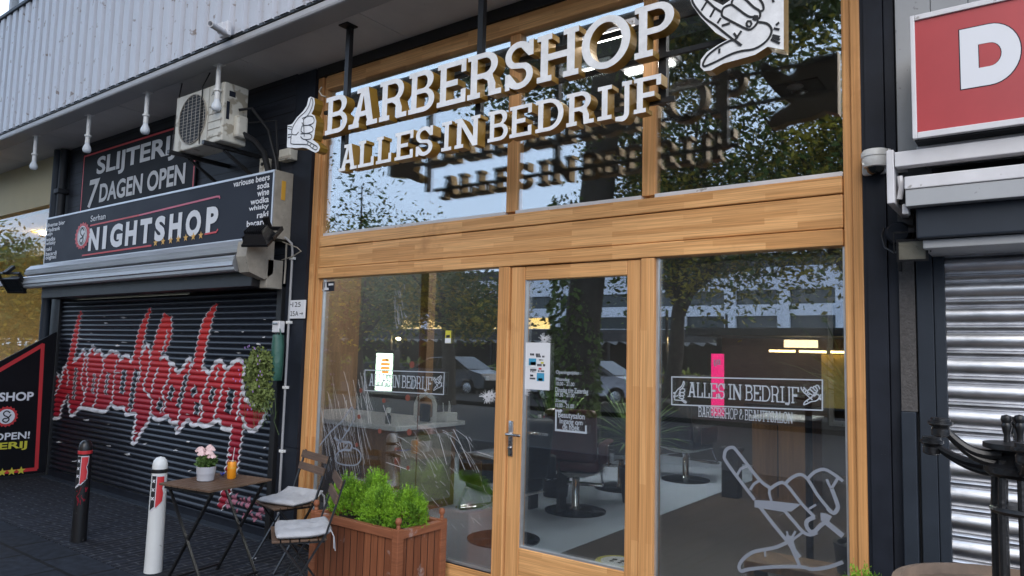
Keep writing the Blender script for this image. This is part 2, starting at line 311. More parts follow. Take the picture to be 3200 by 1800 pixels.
def text_mesh(s, bold=0, shear=0, align='LEFT', lead=1, space=1):
    cu = bpy.data.curves.new('t', 'FONT'); cu.body = s; cu.offset = bold; cu.shear = shear; cu.align_x = align; cu.space_line = lead; cu.space_character = space; cu.resolution_u = 4
    ob = bpy.data.objects.new('t', cu); COL.objects.link(ob); bpy.context.view_layer.update()
    me = bpy.data.meshes.new_from_object(ob.evaluated_get(bpy.context.evaluated_depsgraph_get()))
    bpy.data.objects.remove(ob); bpy.data.curves.remove(cu)
    vs = [(v.co.x, v.co.y) for v in me.vertices]; fs = [tuple(p.vertices) for p in me.polygons]; bpy.data.meshes.remove(me); return vs, fs
def fit(mb, s, x0, z0, x1, z1, place, **kw):               # text filling the box x0..x1, z0..z1; place maps (u, v) to 3D
    vs, fs = text_mesh(s, **kw); a = np.array(vs); lo = a.min(0); sz = a.max(0)-lo
    q = (a-lo)/sz*np.array([x1-x0, z1-z0])+np.array([x0, z0]); return mb.add([place(u, v) for u, v in q], fs)
def fitpx(mb, s, tr, a, b, Y, off=.003, **kw):             # a: lower left, b: upper right (photo crop coordinates)
    p = V(*tr(*a), Y); q = V(*tr(*b), Y); return fit(mb, s, p.x, p.z, q.x, q.z, lambda u, v: (u, Y-off, v), **kw)
c1 = mk(0, 0, 2.576); c2 = mk(0, 500, 2.576); c3 = mk(0, 900, 2.576); c4 = mk(0, 1240, 2.576); c5 = mk(850, 0, 2.576); c6 = mk(1700, 0, 2.576); c7 = mk(2500, 0, 2.587)
b1 = mk(900, 1200, 2.415); b3 = mk(1500, 1250, 2.635); b5 = mk(2000, 1250, 2.635); b6 = mk(2650, 450, 2.898); b8 = mk(2650, 1250, 2.6345)
d1 = mk(1000, 830, 4.2617); d2 = mk(1000, 1130, 4.2617); d4 = mk(2000, 750, 2.635); d5 = mk(0, 520, 2.684); d6 = mk(750, 600, 3.152); d8 = mk(1600, 1100, 4.528)
def foliage(n, cen, rad, size, aspect=2.2, shell=.45, droop=0, seed=1, up=.3, shape=None):
    g = np.random.default_rng(seed); d = g.normal(size=(n, 3)); d /= np.linalg.norm(d, axis=1)[:, None]
    rr = (shell+(1-shell)*g.random(n))**.6; c = np.array(cen)+d*rr[:, None]*np.array(rad)
    if shape is not None: c = shape(c, g)
    a = d*.6+g.normal(size=(n, 3))*.6+np.array([0, 0, up]); a /= np.linalg.norm(a, axis=1)[:, None]
    b = np.cross(a, g.normal(size=(n, 3))); b /= np.linalg.norm(b, axis=1)[:, None]
    s = size*(.6+.8*g.random(n))[:, None]; h = s/aspect
    v = np.stack([c-a*s*.5, c+b*h*.5, c+a*s*.5, c-b*h*.5], 1).reshape(-1, 3)
    return v, [(4*i, 4*i+1, 4*i+2, 4*i+3) for i in range(n)]
# ------------------------------------------------------------------ slab letters drawn as outlines
def arc(cx, cy, rx, ry, a0, a1, n=10): return [(cx+rx*math.cos(R(a0+(a1-a0)*i/n)), cy+ry*math.sin(R(a0+(a1-a0)*i/n))) for i in range(n+1)]
WT = [.17, .12, .085]
def glyph(c):
    t, h, e = WT
    if c == 'I':
        w = .42; a = (w-t)/2; b = a+t
        return w, [[(0, 0), (w, 0), (w, h), (b, h), (b, 1-h), (w, 1-h), (w, 1), (0, 1), (0, 1-h), (a, 1-h), (a, h), (0, h)]]
    if c == 'H':
        w = .94; a = e; b = a+t; q = b+e; A2 = w-e-t; B2 = w-e; Q2 = A2-e
        return w, [[(0, 0), (q, 0), (q, h), (b, h), (b, .43), (A2, .43), (A2, h), (Q2, h), (Q2, 0), (w, 0), (w, h), (B2, h), (B2, 1-h), (w, 1-h), (w, 1), (Q2, 1), (Q2, 1-h), (A2, 1-h), (A2, .57), (b, .57), (b, 1-h), (q, 1-h), (q, 1), (0, 1), (0, 1-h), (a, 1-h), (a, h), (0, h)]]
    if c in 'EF':
        w = .80; a = e; b = a+t; m = w*.72
        top = [(b, .57), (b, 1-h), (w-.13, 1-h), (w-.13, .70), (w, .70), (w, 1), (0, 1), (0, 1-h), (a, 1-h), (a, h), (0, h)]
        arm = [(m-.1, .43), (m-.1, .36), (m, .36), (m, .64), (m-.1, .64), (m-.1, .57)]
        if c == 'F': arm = [(m, .43), (m, .57)]
        if c == 'E': return w, [[(0, 0), (w, 0), (w, .31), (w-.13, .31), (w-.13, h), (b, h), (b, .43)] + [(m, .43), (m, .57)] + top]
        return w-.04, [[(0, 0), (b+e, 0), (b+e, h), (b, h), (b, .41)] + [(m, .41), (m, .55)] + [(b, .55)] + [(x if x < .6 else x-.04, y) for x, y in top[1:]]]
    if c == 'L':
        w = .72; a = e; b = a+t
        return w, [[(0, 0), (w, 0), (w, .34), (w-.13, .34), (w-.13, h), (b, h), (b, 1-h), (b+e, 1-h), (b+e, 1), (0, 1), (0, 1-h), (a, 1-h), (a, h), (0, h)]]
    if c == 'B':
        w = .80; a = e; b = a+t; xc = .48
        o = [(0, 0), (xc, 0)] + arc(xc, .275, w-xc, .275, -90, 62, 12) + arc(xc-.02, .755, w-xc-.02, .245, -58, 90, 12) + [(0, 1), (0, 1-h), (a, 1-h), (a, h), (0, h)]
        h1 = [(b, h)] + arc(xc, .285, w-xc-t, .285-h, -90, 90, 10) + [(b, .45)]; h2 = [(b, .57)] + arc(xc-.03, .725, w-xc-t-.02, .155, -90, 90, 10) + [(b, .88)]
        return w, [o, h1, h2]
    if c == 'D':
        w = .92; a = e; b = a+t; xc = .42
        return w, [[(0, 0), (xc, 0)] + arc(xc, .5, w-xc, .5, -90, 90, 20) + [(0, 1), (0, 1-h), (a, 1-h), (a, h), (0, h)], [(b, h)] + arc(xc, .5, w-xc-t, .5-h, -90, 90, 16) + [(b, 1-h)]]
    if c == 'O':
        w = 1.0
        return w, [arc(.5, .5, .5, .53, 0, 355, 40), arc(.5, .5, .5-t, .53-h-.01, 0, 353, 36)]
    if c in 'PR':
        w = .78; a = e; b = a+t; xc = .45; by = .42
        bowl = arc(xc, (by+1)/2, w-xc, (1-by)/2, -90, 90, 14); hole = [(b, by+h)] + arc(xc, (by+1)/2, w-xc-t, (1-by)/2-h, -90, 90, 12) + [(b, 1-h)]
        head = [(0, 1), (0, 1-h), (a, 1-h), (a, h), (0, h)]
        if c == 'P': return w, [[(0, 0), (b+e+.03, 0), (b+e+.03, h), (b, h), (b, by), (xc, by)] + bowl[1:] + head, hole]
        w2 = .88
        leg = [(b+e, 0), (b+e, h), (b, h), (b, by), (xc-.04, by), (xc+.08, by-.08), (xc+.11, 0), (w2, 0), (w2, h), (xc+.11+t, h), (xc+.11+t, .26), (xc+.22, by-.02), (xc+.2, by+.06)]
        return w2, [[(0, 0)] + leg + bowl[3:] + head, hole]
    if c == 'A':
        w = .98; q = .36
        def xl(y): return .13+.30*y
        def xr(y): return w-.13-.30*y
        o = [(0, 0), (q, 0), (q, h), (xl(h)+t*1.0, h), (xl(.27)+t*1.0, .27), (xr(.27)-t*1.0, .27), (xr(h)-t*1.0, h), (w-q, h), (w-q, 0), (w, 0), (w, h), (xr(h)+.02, h), (xr(1-.02)+.09, 1), (xl(1)-.17, 1), (xl(1)-.17, 1-h), (xl(1-h)-.01, 1-h), (xl(h)-.02, h), (0, h)]
        return w, [o, [(xl(.40)+t*.95, .40), ((xl(.84)+t*.75+xr(.84)-t*.75)/2, .80), (xr(.40)-t*.95, .40)]]
    if c == 'N':
        w = .96; a = e; b = a+t; A2 = w-e-t; B2 = w-e
        return w, [[(0, 0), (b+e, 0), (b+e, h), (b, h), (b, .72), (A2-.01, 0), (B2, 0), (B2, 1-h), (w, 1-h), (w, 1), (A2-e, 1), (A2-e, 1-h), (A2, 1-h), (A2, .32), (b-.0, 1), (0, 1), (0, 1-h), (a, 1-h), (a, h), (0, h)]]
    if c == 'J':
        w = .56; b = w-e; a = b-t
        return w, [[(a, .12)] + arc(a-.06, .12, .06, .10, 0, -90, 5)[1:] + [(0, .02), (0, -.10), (a-.08, -.14)] + arc(a-.06, .12, .06+t, .26, -90, 0, 8) + [(b, 1-h), (w, 1-h), (w, 1), (a-e, 1), (a-e, 1-h), (a, 1-h)]]
    if c == 'S':
        w = .76
        outer = arc(.37, .72, .36, .30, 40, 255, 14); inner = arc(.37, .715, .36-t, .30-h-.01, 40, 255, 14)
        lo = arc(.39, .27, .36, .29, 75, -140, 14); li = arc(.39, .275, .36-t, .29-h-.01, 75, -140, 14)
        o = [(w-.13, .93), (w-.13, 1), (w-.01, 1), (w-.01, .66), (w-.13, .66)] + inner[2:-1] + lo[1:-1] + [(.14, .07), (.14, 0), (.02, 0), (.02, .35), (.14, .35)] + li[::-1][2:-1] + outer[::-1][1:-1]
        return w, [o]
    if c == 'U':
        w = .9; a = e; b = a+t; A2 = w-e-t; B2 = w-e
        return w, [[(a, 1-h), (0, 1-h), (0, 1), (b+e, 1), (b+e, 1-h), (b, 1-h)] + arc((a+B2)/2, .32, (A2-b)/2, .22, 180, 360, 10) + [(A2, 1-h), (A2-e, 1-h), (A2-e, 1), (w, 1), (w, 1-h), (B2, 1-h)] + arc((a+B2)/2, .32, (B2-a)/2, .34, 0, -180, 12)]
    if c == 'T':
        w = .84; m = w/2
        return w, [[(m-.2, 0), (m+.2, 0), (m+.2, h), (m+t/2, h), (m+t/2, 1-h), (w-.12, 1-h), (w-.12, .7), (w, .7), (w, 1), (0, 1), (0, .7), (.12, .7), (.12, 1-h), (m-t/2, 1-h), (m-t/2, h), (m-.2, h)]]
    if c == 'Y':
        w = .94; m = w/2
        return w, [[(m-.19, 0), (m+.19, 0), (m+.19, h), (m+t/2, h), (m+t/2, .42), (w-.1, 1-h), (w, 1-h), (w, 1), (w-.38, 1), (w-.38, 1-h), (w-.28, 1-h), (m, .54), (.28, 1-h), (.38, 1-h), (.38, 1), (0, 1), (0, 1-h), (.1, 1-h), (m-t/2, .42), (m-t/2, h), (m-.19, h)]]
    if c == '&':
        w = .85
        return w, [stroke(smooth_path([(.85, .45), (.6, .05), (.3, .0), (.08, .2), (.2, .45), (.5, .65), (.5, .9), (.3, .95), (.18, .75), (.4, .4), (.85, .02)], 4), .12)]
    return .35, []
def slab(mb, s, x0, x1, z0, z1, place, depth=None, gap=.06, space=.32):
    """one row of slab letters between x0 and x1; flat, or solid when depth is given"""
    adv = 0
    for c in s: adv += (space if c == ' ' else glyph(c)[0]+gap)
    kx = (x1-x0)/(adv-gap); u = 0
    for c in s:
        if c == ' ': u += space; continue
        wd, lp = glyph(c); pts = [[(x0+(u+x)*kx, z0+y*(z1-z0)) for x, y in q] for q in lp]
        vl = [[Vector((x, y, 0)) for x, y in q] for q in pts]
        if vl:
            fl = [p for q in pts for p in q]; mb.add([place(*p) for p in fl], [tuple(t) for t in geometry.tessellate_polygon(vl)])
        u += wd+gap
# ================================================================== SETTING
F = 3.93
g = MB(); g.add([(-150, -120, -.02), (150, -120, -.02), (150, 60, -.02), (-150, 60, -.02)], [(0, 1, 2, 3)]); struct(g.done('ground', 'asphalt'))
g = MB(); g.box(-40, 30, 2.69, 3.95, -.1, 0); struct(g.done('pavement', 'pavers'))
g = MB(); g.box(-40, 30, -2.6, 2.686, -.1, -.003); struct(g.done('pavement_tiles', 'tiles'))
g = MB(); g.box(-40, 30, -2.76, -2.605, -.1, .004, .01); struct(g.done('kerb', 'slate_light'))
g = MB(); g.box(-10.0, -5.42, 3.79, 3.885, -.02, .012, .004); struct(g.done('threshold_strip', 'slate_light'))
g = MB(); g.box(-60, 40, -40, -9.6, -.1, .10); struct(g.done('far_pavement', 'tiles'))
# ================================================================== BARBERSHOP
bs = thing('barbershop', 'double-height barbershop front of honey oak frames with big dark panes and a glazed oak door', 'shop', (-2.93, 3.93, 0))
def oakpart(name, boxes, m, bev=.006, parent=bs):
    k = MB()
    for b in boxes: k.box(*b, bev)
    return k.done(name, m, parent)
YB = F+.11
oakpart('post', [(-5.13, -5.06, F, YB, .06, 4.02), (-5.06, -5.02, F+.02, YB, .06, 4.02), (-5.02, -4.975, F+.045, YB, .06, 2.235)], 'oak_v')
oakpart('post', [(-.835, -.79, F+.02, YB, .06, 4.02), (-.79, -.742, F, YB, .06, 4.02)], 'oak_v')
oakpart('sill', [(-5.05, -3.06, F+.004, YB, .06, .17)], 'oak_h'); oakpart('sill', [(-1.89, -.835, F+.004, YB, .06, .17)], 'oak_h')
oakpart('threshold', [(-3.06, -1.89, F-.02, YB, .02, .10)], 'slate_light')
mull = oakpart('mullion', [(-3.06, -2.965, F+.006, YB, .06, 2.235)], 'oak_v'); oakpart('mullion', [(-1.976, -1.885, F+.006, YB, .06, 2.235)], 'oak_v')
oakpart('beam', [(-5.015, -.838, F+.004, YB, 2.238, 2.325), (-5.015, -.838, F+.012, YB, 2.329, 2.505), (-5.015, -.838, F+.004, YB, 2.509, 2.60)], 'oak_h')
oakpart('mullion', [(-3.03, -2.94, F+.03, YB, 2.62, 3.90)], 'oak_v'); oakpart('mullion', [(-1.985, -1.895, F+.03, YB, 2.62, 3.90)], 'oak_v')
oakpart('head_rail', [(-5.02, -.838, F+.004, YB, 3.90, 4.02)], 'oak_h')
k = MB()
for a, b in ((-4.99, -3.03), (-2.94, -1.985), (-1.895, -.838)): k.box(a, b, F+.02, F+.06, 2.602, 2.626, .003)
k.done('glazing_sill', 'white_metal', bs)
k = MB()
for a, b, z0, z1 in ((-4.975, -3.06, .17, 2.235), (-1.885, -.835, .17, 2.235)):
    k.box(a, a+.012, F+.036, F+.062, z0, z1); k.box(b-.012, b, F+.036, F+.062, z0, z1); k.box(a+.012, b-.012, F+.036, F+.062, z0, z0+.014)
k.done('glazing_bead', 'aluminium', bs)
GY = F+.047
def pane(a, b, z0, z1, parent=bs):
    k = MB(); k.box(a, b, GY, GY+.006, z0, z1); k.box(a, b, GY+.018, GY+.021, z0, z1); return k.done('window_pane', 'shop_glass', parent)
pl = pane(-4.965, -3.07, .18, 2.24); pr = pane(-1.875, -.833, .18, 2.24)
ul = pane(-5.02, -3.0, 2.62, 3.91); um = pane(-2.96, -1.95, 2.62, 3.91); ur = pane(-1.93, -.82, 2.62, 3.91)
# door
door = MB(); dx0, dx1 = -2.958, -1.982
for b in ((dx0, dx0+.112, F+.022, F+.09, .105, 2.232), (dx1-.092, dx1, F+.022, F+.09, .105, 2.232)): door.box(*b, .006)
door = door.done('door', 'oak_v', bs)
for z0_, z1_ in ((.105, .375), (2.14, 2.232)): k = MB(); k.box(dx0+.113, dx1-.093, F+.024, F+.088, z0_, z1_, .006); k.done('door_rail', 'oak_h', door)
k = MB(); k.box(dx0+.112, dx0+.122, F+.03, F+.06, .375, 2.14); k.box(dx0+.122, dx1-.092, F+.03, F+.06, .375, .387); k.done('glazing_bead', 'aluminium', door)
k = MB(); k.box(dx0+.11, dx1-.09, GY, GY+.006, .37, 2.15); k.box(dx0+.11, dx1-.09, GY+.018, GY+.021, .37, 2.15); dpane = k.done('door_pane', 'shop_glass', door)
hp = V(*b1(1672, 375), F); hx, hz = hp.x, hp.z
k = MB(); k.box(hx-.019, hx+.019, F+.008, F+.021, hz-.15, hz+.085, .006); k.lathe([(.011, 0), (.011, .012), (.004, .013)], (hx, F+.007, hz-.095), 14, (0, -1, 0))
k.tube([(hx, F+.015, hz), (hx, F-.04, hz), (hx+.012, F-.05, hz), (hx+.11, F-.05, hz), (hx+.12, F-.045, hz)], .0095, 12)
k.tube([(hx+.10, F+.09, hz), (hx+.10, F+.14, hz), (hx+.21, F+.14, hz)], .0095, 12); k.done('handle', 'steel', door, 40)
# walls, floor and ceiling behind the glass
RX0, RX1, RY1, FZ, CZ = -7.2, -.58, 10.6, .12, 3.62
k = MB(); k.box(RX0, RX1, RY1, RY1+.1, 0, 4); k.done('back_wall', 'dark_inner', bs)
k = MB(); k.box(RX1, RX1+.06, 4.1, RY1, 0, 4); k.done('side_wall', 'dark_inner', bs)
k = MB(); k.box(RX0-.06, RX0, 4.1, 6.35, 0, 4); k.done('side_wall', 'inner_wood', bs); k = MB(); k.box(RX0-.06, RX0, 6.352, RY1, 0, 4); k.done('side_wall', 'dark_inner', bs)
k = MB(); k.box(RX0, -5.14, 4.02, 4.08, 0, 4.05); k.done('inner_wall', 'inner_wood', bs)
k = MB(); k.box(RX0, -3.09, 4.06, RY1, -.05, FZ); struct(k.done('salon_floor', 'epoxy'))
k = MB(); k.box(-3.086, RX1, 4.06, RY1, -.05, FZ); struct(k.done('wood_floor', 'floor_wood'))
k = MB(); k.box(RX0, RX1, 4.05, 6.25, CZ, CZ+.25); k.box(RX0, RX1, 6.25, RY1, 3.1, 3.8); k.done('ceiling', 'dark_ceiling', bs)
# signwriting on the panes
gl = Lines(GY-.004)
def L(tr, pts, wd, sm=0): gl.line(pv(tr, GY, pts), wd, sm)
for a, b in (((262, 1127), (1506, 1153)), ((262, 1355), (1506, 1402)), ((264, 1125), (264, 1357)), ((1503, 1152), (1503, 1402))): L(d4, [a, b], .0068)
onglass = lambda u, v: (u, GY-.004, v)
def slabpx(mb, s, tr, a, b, Y, **kw):
    p = V(*tr(*a), Y); q = V(*tr(*b), Y); slab(mb, s, p.x, q.x, p.z, q.z, lambda u, v: (u, Y-.004, v), **kw)
WT[:] = [.12, .075, .085]
slabpx(gl.mb, 'ALLES IN BEDRIJF', d4, (395, 1292), (1310, 1212), GY)
slabpx(gl.mb, 'BARBERSHOP & BEAUTYSALON', b5, (482, 136), (1258, 104), GY)
HANDR = [([(1200, -30), (1195, 10), (1230, 70), (1300, 150), (1380, 205), (1450, 262), (1530, 325)], 3), ([(1280, -25), (1370, 60), (1432, 100)], 0), ([(1312, 15), (1268, 85)], 0), ([(1375, 72), (1338, 140)], 0), ([(1425, 145), (1398, 188)], 0),
    ([(1432, 100), (1450, 62), (1500, 40), (1530, 50), (1640, 130), (1700, 140), (1722, 172), (1692, 218), (1648, 240), (1570, 205), (1470, 152), (1436, 130), (1432, 100)], 3),
    ([(1510, 42), (1520, 0), (1560, -30), (1620, -5), (1690, 60), (1738, 92), (1735, 148), (1702, 142)], 3), ([(1620, -8), (1650, -60), (1700, -50), (1758, 25), (1768, 78), (1740, 94)], 3), ([(1700, -50), (1740, -100), (1790, -90), (1830, -40), (1850, 20)], 3),
    ([(1722, 178), (1792, 190), (1832, 232), (1822, 290), (1772, 350), (1690, 396), (1590, 412), (1500, 440), (1400, 490), (1330, 522), (1290, 535), (1283, 510), (1318, 450), (1390, 390), (1470, 342), (1530, 325), (1592, 368)], 3),
    ([(1630, 195), (1640, 172), (1664, 172), (1672, 195), (1660, 216), (1640, 214), (1630, 195)], 0), ([(1682, 150), (1695, 130), (1718, 132), (1722, 152), (1705, 162), (1682, 150)], 0),
    ([(1838, 300), (1900, 322)], 0), ([(1828, 318), (1900, 352)], 0), ([(1840, 285), (1900, 300)], 0), ([(1850, 230), (1897, 240)], 0), ([(1868, 205), (1895, 182)], 0), ([(1432, 208), (1500, 188)], 0), ([(1530, 268), (1560, 312)], 0), ([(1592, 250), (1540, 322)], 0), ([(1415, 392), (1412, 430)], 0), ([(1545, 335), (1585, 365)], 0)]
HR_OUT = [(1930, -230), (1930, 400), (1800, 376), (1700, 440), (1560, 480), (1440, 512), (1345, 566), (1290, 572), (1258, 540), (1262, 482), (1310, 420), (1400, 360), (1478, 320), (1380, 262), (1262, 140), (1190, 40), (1172, -20), (1200, -72), (1260, -66), (1345, -5), (1440, 42), (1500, 0), (1540, -62), (1620, -120), (1720, -165), (1820, -200)]
HANDL = [([(160, 1050), (175, 1010), (215, 950), (265, 905), (300, 850), (318, 788), (331, 822), (320, 870), (292, 925), (258, 960)], 3), ([(160, 1050), (162, 1080), (195, 1085), (215, 1062)], 2),
    ([(243, 955), (290, 935), (330, 940), (341, 975), (320, 1000), (258, 1010), (243, 985)], 2), ([(243, 1015), (300, 1008), (331, 1030), (325, 1060), (270, 1075), (235, 1058), (243, 1015)], 2), ([(232, 1078), (300, 1075), (322, 1095), (310, 1120), (255, 1122), (232, 1098)], 2),
    ([(272, 1128), (330, 1160), (366, 1185), (355, 1207), (320, 1190), (285, 1165), (170, 1160), (152, 1145), (158, 1080)], 3), ([(130, 1018), (162, 1022)], 0), ([(130, 1036), (160, 1042)], 0), ([(130, 1085), (155, 1080)], 0), ([(130, 1108), (155, 1102)], 0), ([(295, 1140), (285, 1160)], 0), ([(318, 1158), (305, 1178)], 0), ([(340, 1172), (330, 1192)], 0), ([(255, 958), (262, 1100)], 2)]
HL_OUT = [(120, 1187), (126, 1008), (150, 1003), (165, 995), (200, 945), (250, 895), (280, 850), (295, 790), (312, 778), (340, 790), (346, 830), (335, 880), (318, 915), (345, 935), (356, 975), (352, 1010), (345, 1050), (342, 1085), (335, 1115), (328, 1125), (372, 1158), (386, 1185), (376, 1215), (352, 1230), (320, 1215), (282, 1195), (250, 1187), (200, 1192)]
# the two small hands inside the signwriting, scaled copies of the emblem
def hand_on(lines_obj, hand, box_src, box_dst, Y, wd):
    (sx0, sy0, sx1, sy1), (dx0_, dz0, dx1_, dz1) = box_src, box_dst
    for pts, sm in hand:
        lines_obj.line([(dx0_+(x-sx0)/(sx1-sx0)*(dx1_-dx0_), dz0+(sy1-y)/(sy1-sy0)*(dz1-dz0)) for x, y in pts], wd, sm)
p = V(*d4(272, 1345), GY); q = V(*d4(392, 1160), GY); hand_on(gl, HANDL, (120, 778, 386, 1230), (p.x, p.z, q.x, q.z), GY-.004, .006)
p = V(*d4(1325, 1365), GY); q = V(*d4(1495, 1195), GY); hand_on(gl, HANDR, (1172, -110, 1910, 572), (p.x, p.z, q.x, q.z), GY-.004, .006)
# big hand low on the right pane
hd_ = Lines(GY-.004)
for pts, wd, sm in [([(945, 820), (720, 520), (698, 450), (715, 405), (760, 390), (800, 420), (980, 650), (1072, 722)], 26, 4), ([(882, 545), (832, 565), (802, 620)], 20, 2), ([(1000, 655), (940, 690), (910, 740)], 20, 2), ([(1072, 722), (1066, 765), (1085, 830)], 20, 2),
    ([(1076, 730), (1130, 692), (1200, 690), (1330, 850), (1440, 962)], 24, 3), ([(1200, 686), (1250, 640), (1320, 612), (1382, 650), (1462, 780), (1550, 890)], 24, 3), ([(1385, 645), (1440, 592), (1520, 570), (1600, 612), (1674, 668)], 24, 3), ([(1632, 640), (1602, 690), (1572, 722), (1540, 650)], 20, 2), ([(1580, 730), (1622, 840), (1630, 890), (1595, 930), (1545, 890)], 30, 3),
    ([(1560, 945), (1538, 1000), (1580, 1042), (1674, 1118)], 40, 3), ([(1442, 962), (1382, 990), (1372, 1032), (1402, 1080), (1442, 1078), (1490, 1030), (1550, 990)], 30, 3), ([(1200, 920), (1270, 1000), (1340, 1080), (1400, 1108), (1462, 1088)], 26, 3), ([(990, 880), (1100, 1022), (1205, 1150)], 28, 0), ([(1225, 1160), (1270, 1260), (1318, 1365)], 26, 0), ([(1212, 1078), (1225, 1140)], 14, 0), ([(1282, 1078), (1250, 1140)], 16, 0), ([(1340, 1090), (1270, 1140)], 18, 0), ([(1235, 1185), (1318, 1295)], 34, 0),
    ([(1225, 1165), (1130, 1208), (1030, 1230), (930, 1252), (850, 1310), (818, 1370), (838, 1408), (900, 1392), (1100, 1372), (1330, 1372), (1420, 1392), (1560, 1372), (1674, 1332)], 26, 3), ([(1030, 1232), (1034, 1290)], 14, 0), ([(1395, 895), (1452, 860)], 16, 0), ([(1490, 960), (1535, 965)], 60, 0)]:
    hd_.line(pv(b5, GY, pts), wd/2.635*.0018, sm)
hd_.poly(pv(b5, GY, [(945, 822), (1090, 830), (1330, 856), (1250, 916), (1205, 915), (1130, 968), (1190, 922), (1075, 902), (945, 882)]))
hd_.poly(pv(b5, GY, [(1190, 1150), (1212, 1100), (1235, 1115), (1280, 1130), (1268, 1165), (1290, 1230), (1220, 1190)]))
gl.mb.done('pane_lettering', 'etched', pr); hd_.mb.done('pane_drawing', 'etched_dim', pr)
# left pane signwriting, stickers, cracks
gl = Lines(GY-.004)
for a, b in (((600, 112), (1662, 145)), ((1660, 140), (1648, 442)), ((600, 384), (1650, 438)), ((604, 112), (600, 386))): L(d2, [a, b], .007)
slabpx(gl.mb, 'ALLES IN BEDRIJF', d2, (655, 320), (1500, 205), GY)
p = V(*d2(1500, 395), GY); q = V(*d2(1640, 185), GY); hand_on(gl, HANDR, (1172, -110, 1910, 572), (p.x, p.z, q.x, q.z), GY-.004, .005)
hd_ = Lines(GY-.004)
for pts, wd in [([(0, 1120), (60, 1040), (180, 900), (300, 790), (400, 640), (420, 615), (450, 640), (462, 780)], 30), ([(462, 700), (440, 800), (370, 920), (300, 1030)], 22), ([(190, 1010), (250, 1050), (330, 1070), (400, 1075), (430, 1120), (400, 1180), (330, 1170), (270, 1190), (250, 1100), (290, 1040)], 40), ([(270, 1180), (215, 1250), (205, 1300), (245, 1350), (360, 1380), (480, 1375), (540, 1320), (545, 1230), (500, 1170), (440, 1150)], 26), ([(330, 1100), (360, 1080), (375, 1110), (340, 1150)], 20), ([(320, 890), (370, 930), (400, 880)], 24), ([(250, 1210), (235, 1280), (220, 1330)], 16)]:
    hd_.line(pv(d2, GY, pts), wd/4.26*.0019, 3)
gl.mb.done('pane_lettering', 'etched', pl); hd_.mb.done('pane_drawing', 'etched_dim', pl)
gl = Lines(GY-.0015); rr = random.Random(3)
for i in range(70):                      # long cracks fanning up from the lower left corner
    x = 20+rr.random()**1.5*620; y = 80+rr.random()*1150; n = rr.randint(2, 4); pts = [(x, y)]; sl = .12+.30*rr.random()
    for j in range(n): y += rr.uniform(90, 230); x += sl*rr.uniform(60, 170); pts.append((x, y))
    L(d2, pts, rr.uniform(.0010, .0026), 2)
for i in range(34):                      # cracks running down to the right
    x = 1000+rr.random()*1000; y = 760+rr.random()*520; a = rr.uniform(.35, 1.25); l = rr.uniform(60, 420); pts = [(x, y), (x+l*.5*math.cos(a), y+l*.45*math.sin(a)), (x+l*.85*math.cos(a), y+l*1.05*math.sin(a))]
    L(d2, pts, rr.uniform(.0009, .0022), 3)
for i in range(22): x = 980+rr.random()*150; y = 240+rr.random()*520; L(d1, [(x, y), (x+rr.uniform(5, 35), y+rr.uniform(60, 180))], rr.uniform(.001, .002))
for pts in ([(1780, 900), (1900, 1150), (2010, 1400)], [(1735, 1010), (1850, 1250), (1930, 1440)], [(1580, 960), (1640, 1180), (1690, 1370)], [(370, 310), (420, 600)], [(845, 580), (935, 850)], [(1060, 1070), (1150, 1300)], [(880, 1340), (1060, 1400), (1200, 1449)], [(2095, 1200), (2300, 1265)]): L(d2, pts, .0034, 3)
for i in range(36): x = 980+rr.random()*560; y = 520+rr.random()*560; a = rr.uniform(.7, 1.4); l = rr.uniform(15, 90); L(b1, [(x, y), (x+l*math.cos(a), y+l*math.sin(a))], rr.uniform(.001, .0028))
gl.mb.done('glass_crack', 'crack_white', pl)
def burst(parent, tr, cx, cy, r, n, seed):          # white star of splinters round a bullet hole
    q = random.Random(seed); gb = Lines(GY-.0022)
    for i in range(n):
        a = q.uniform(0, 6.28); l = r*q.uniform(.35, 1)**1.2; gb.line(pv(tr, GY, [(cx, cy), (cx+l*math.cos(a), cy+l*math.sin(a))]), q.uniform(.0015, .004))
    c = pv(tr, GY, [(cx+r*.34*math.cos(k*.524), cy+r*.34*math.sin(k*.524)) for k in range(12)]); gb.poly(c)
    gb.mb.done('bullet_star', 'crack_white', parent)
    k = MB(); p = V(*tr(cx, cy), GY-.008); k.lathe([(.0045, 0), (.0045, .002), (0, .002)], p, 10, (0, -1, 0)); k.done('bullet_hole', 'ink', parent)
burst(pl, d2, 2225, 467, 105, 70, 1); burst(pl, d2, 2290, 450, 95, 60, 2); burst(dpane, d8, 145, 578, 130, 80, 3); burst(dpane, mk(1500, 780, 2.786), 562, 783, 62, 60, 4)
k = MB()
for cx, cy, r in ((1168, 482, 40), (795, 925, 32), (1190, 940, 40), (490, 1108, 28), (545, 385, 30), (520, 735, 30), (1172, 1415, 26), (850, 520, 30), (1225, 40, 42)):
    q = V(*d2(cx, cy), GY-.003); rad = r/4.26*.0026; k.lathe([(rad, 0), (rad, .0015), (0, .0015)], q, 18, (0, -1, 0))
a = V(*d2(1330, -340), GY+.05); b = V(*d2(1280, 1449), GY+.05); k.tube([(a.x, a.y, a.z), ((a.x+b.x)/2+.002, a.y, (a.z+b.z)/2), (b.x, b.y, b.z-.2)], .0045, 6); k.done('bead_string', 'rust', pl, 40)
def card(parent, name, tr, a, b, Y, m, off=.004):
    p = V(*tr(*a), Y); q = V(*tr(*b), Y); k = MB(); k.box(p.x, q.x, Y-off-.001, Y-off, p.z, q.z); return k.done(name, m, parent)
st = card(pl, 'monument_sticker', d1, (35, 345), (200, 212), GY, 'sign_dark'); gl = Lines(GY-.007)
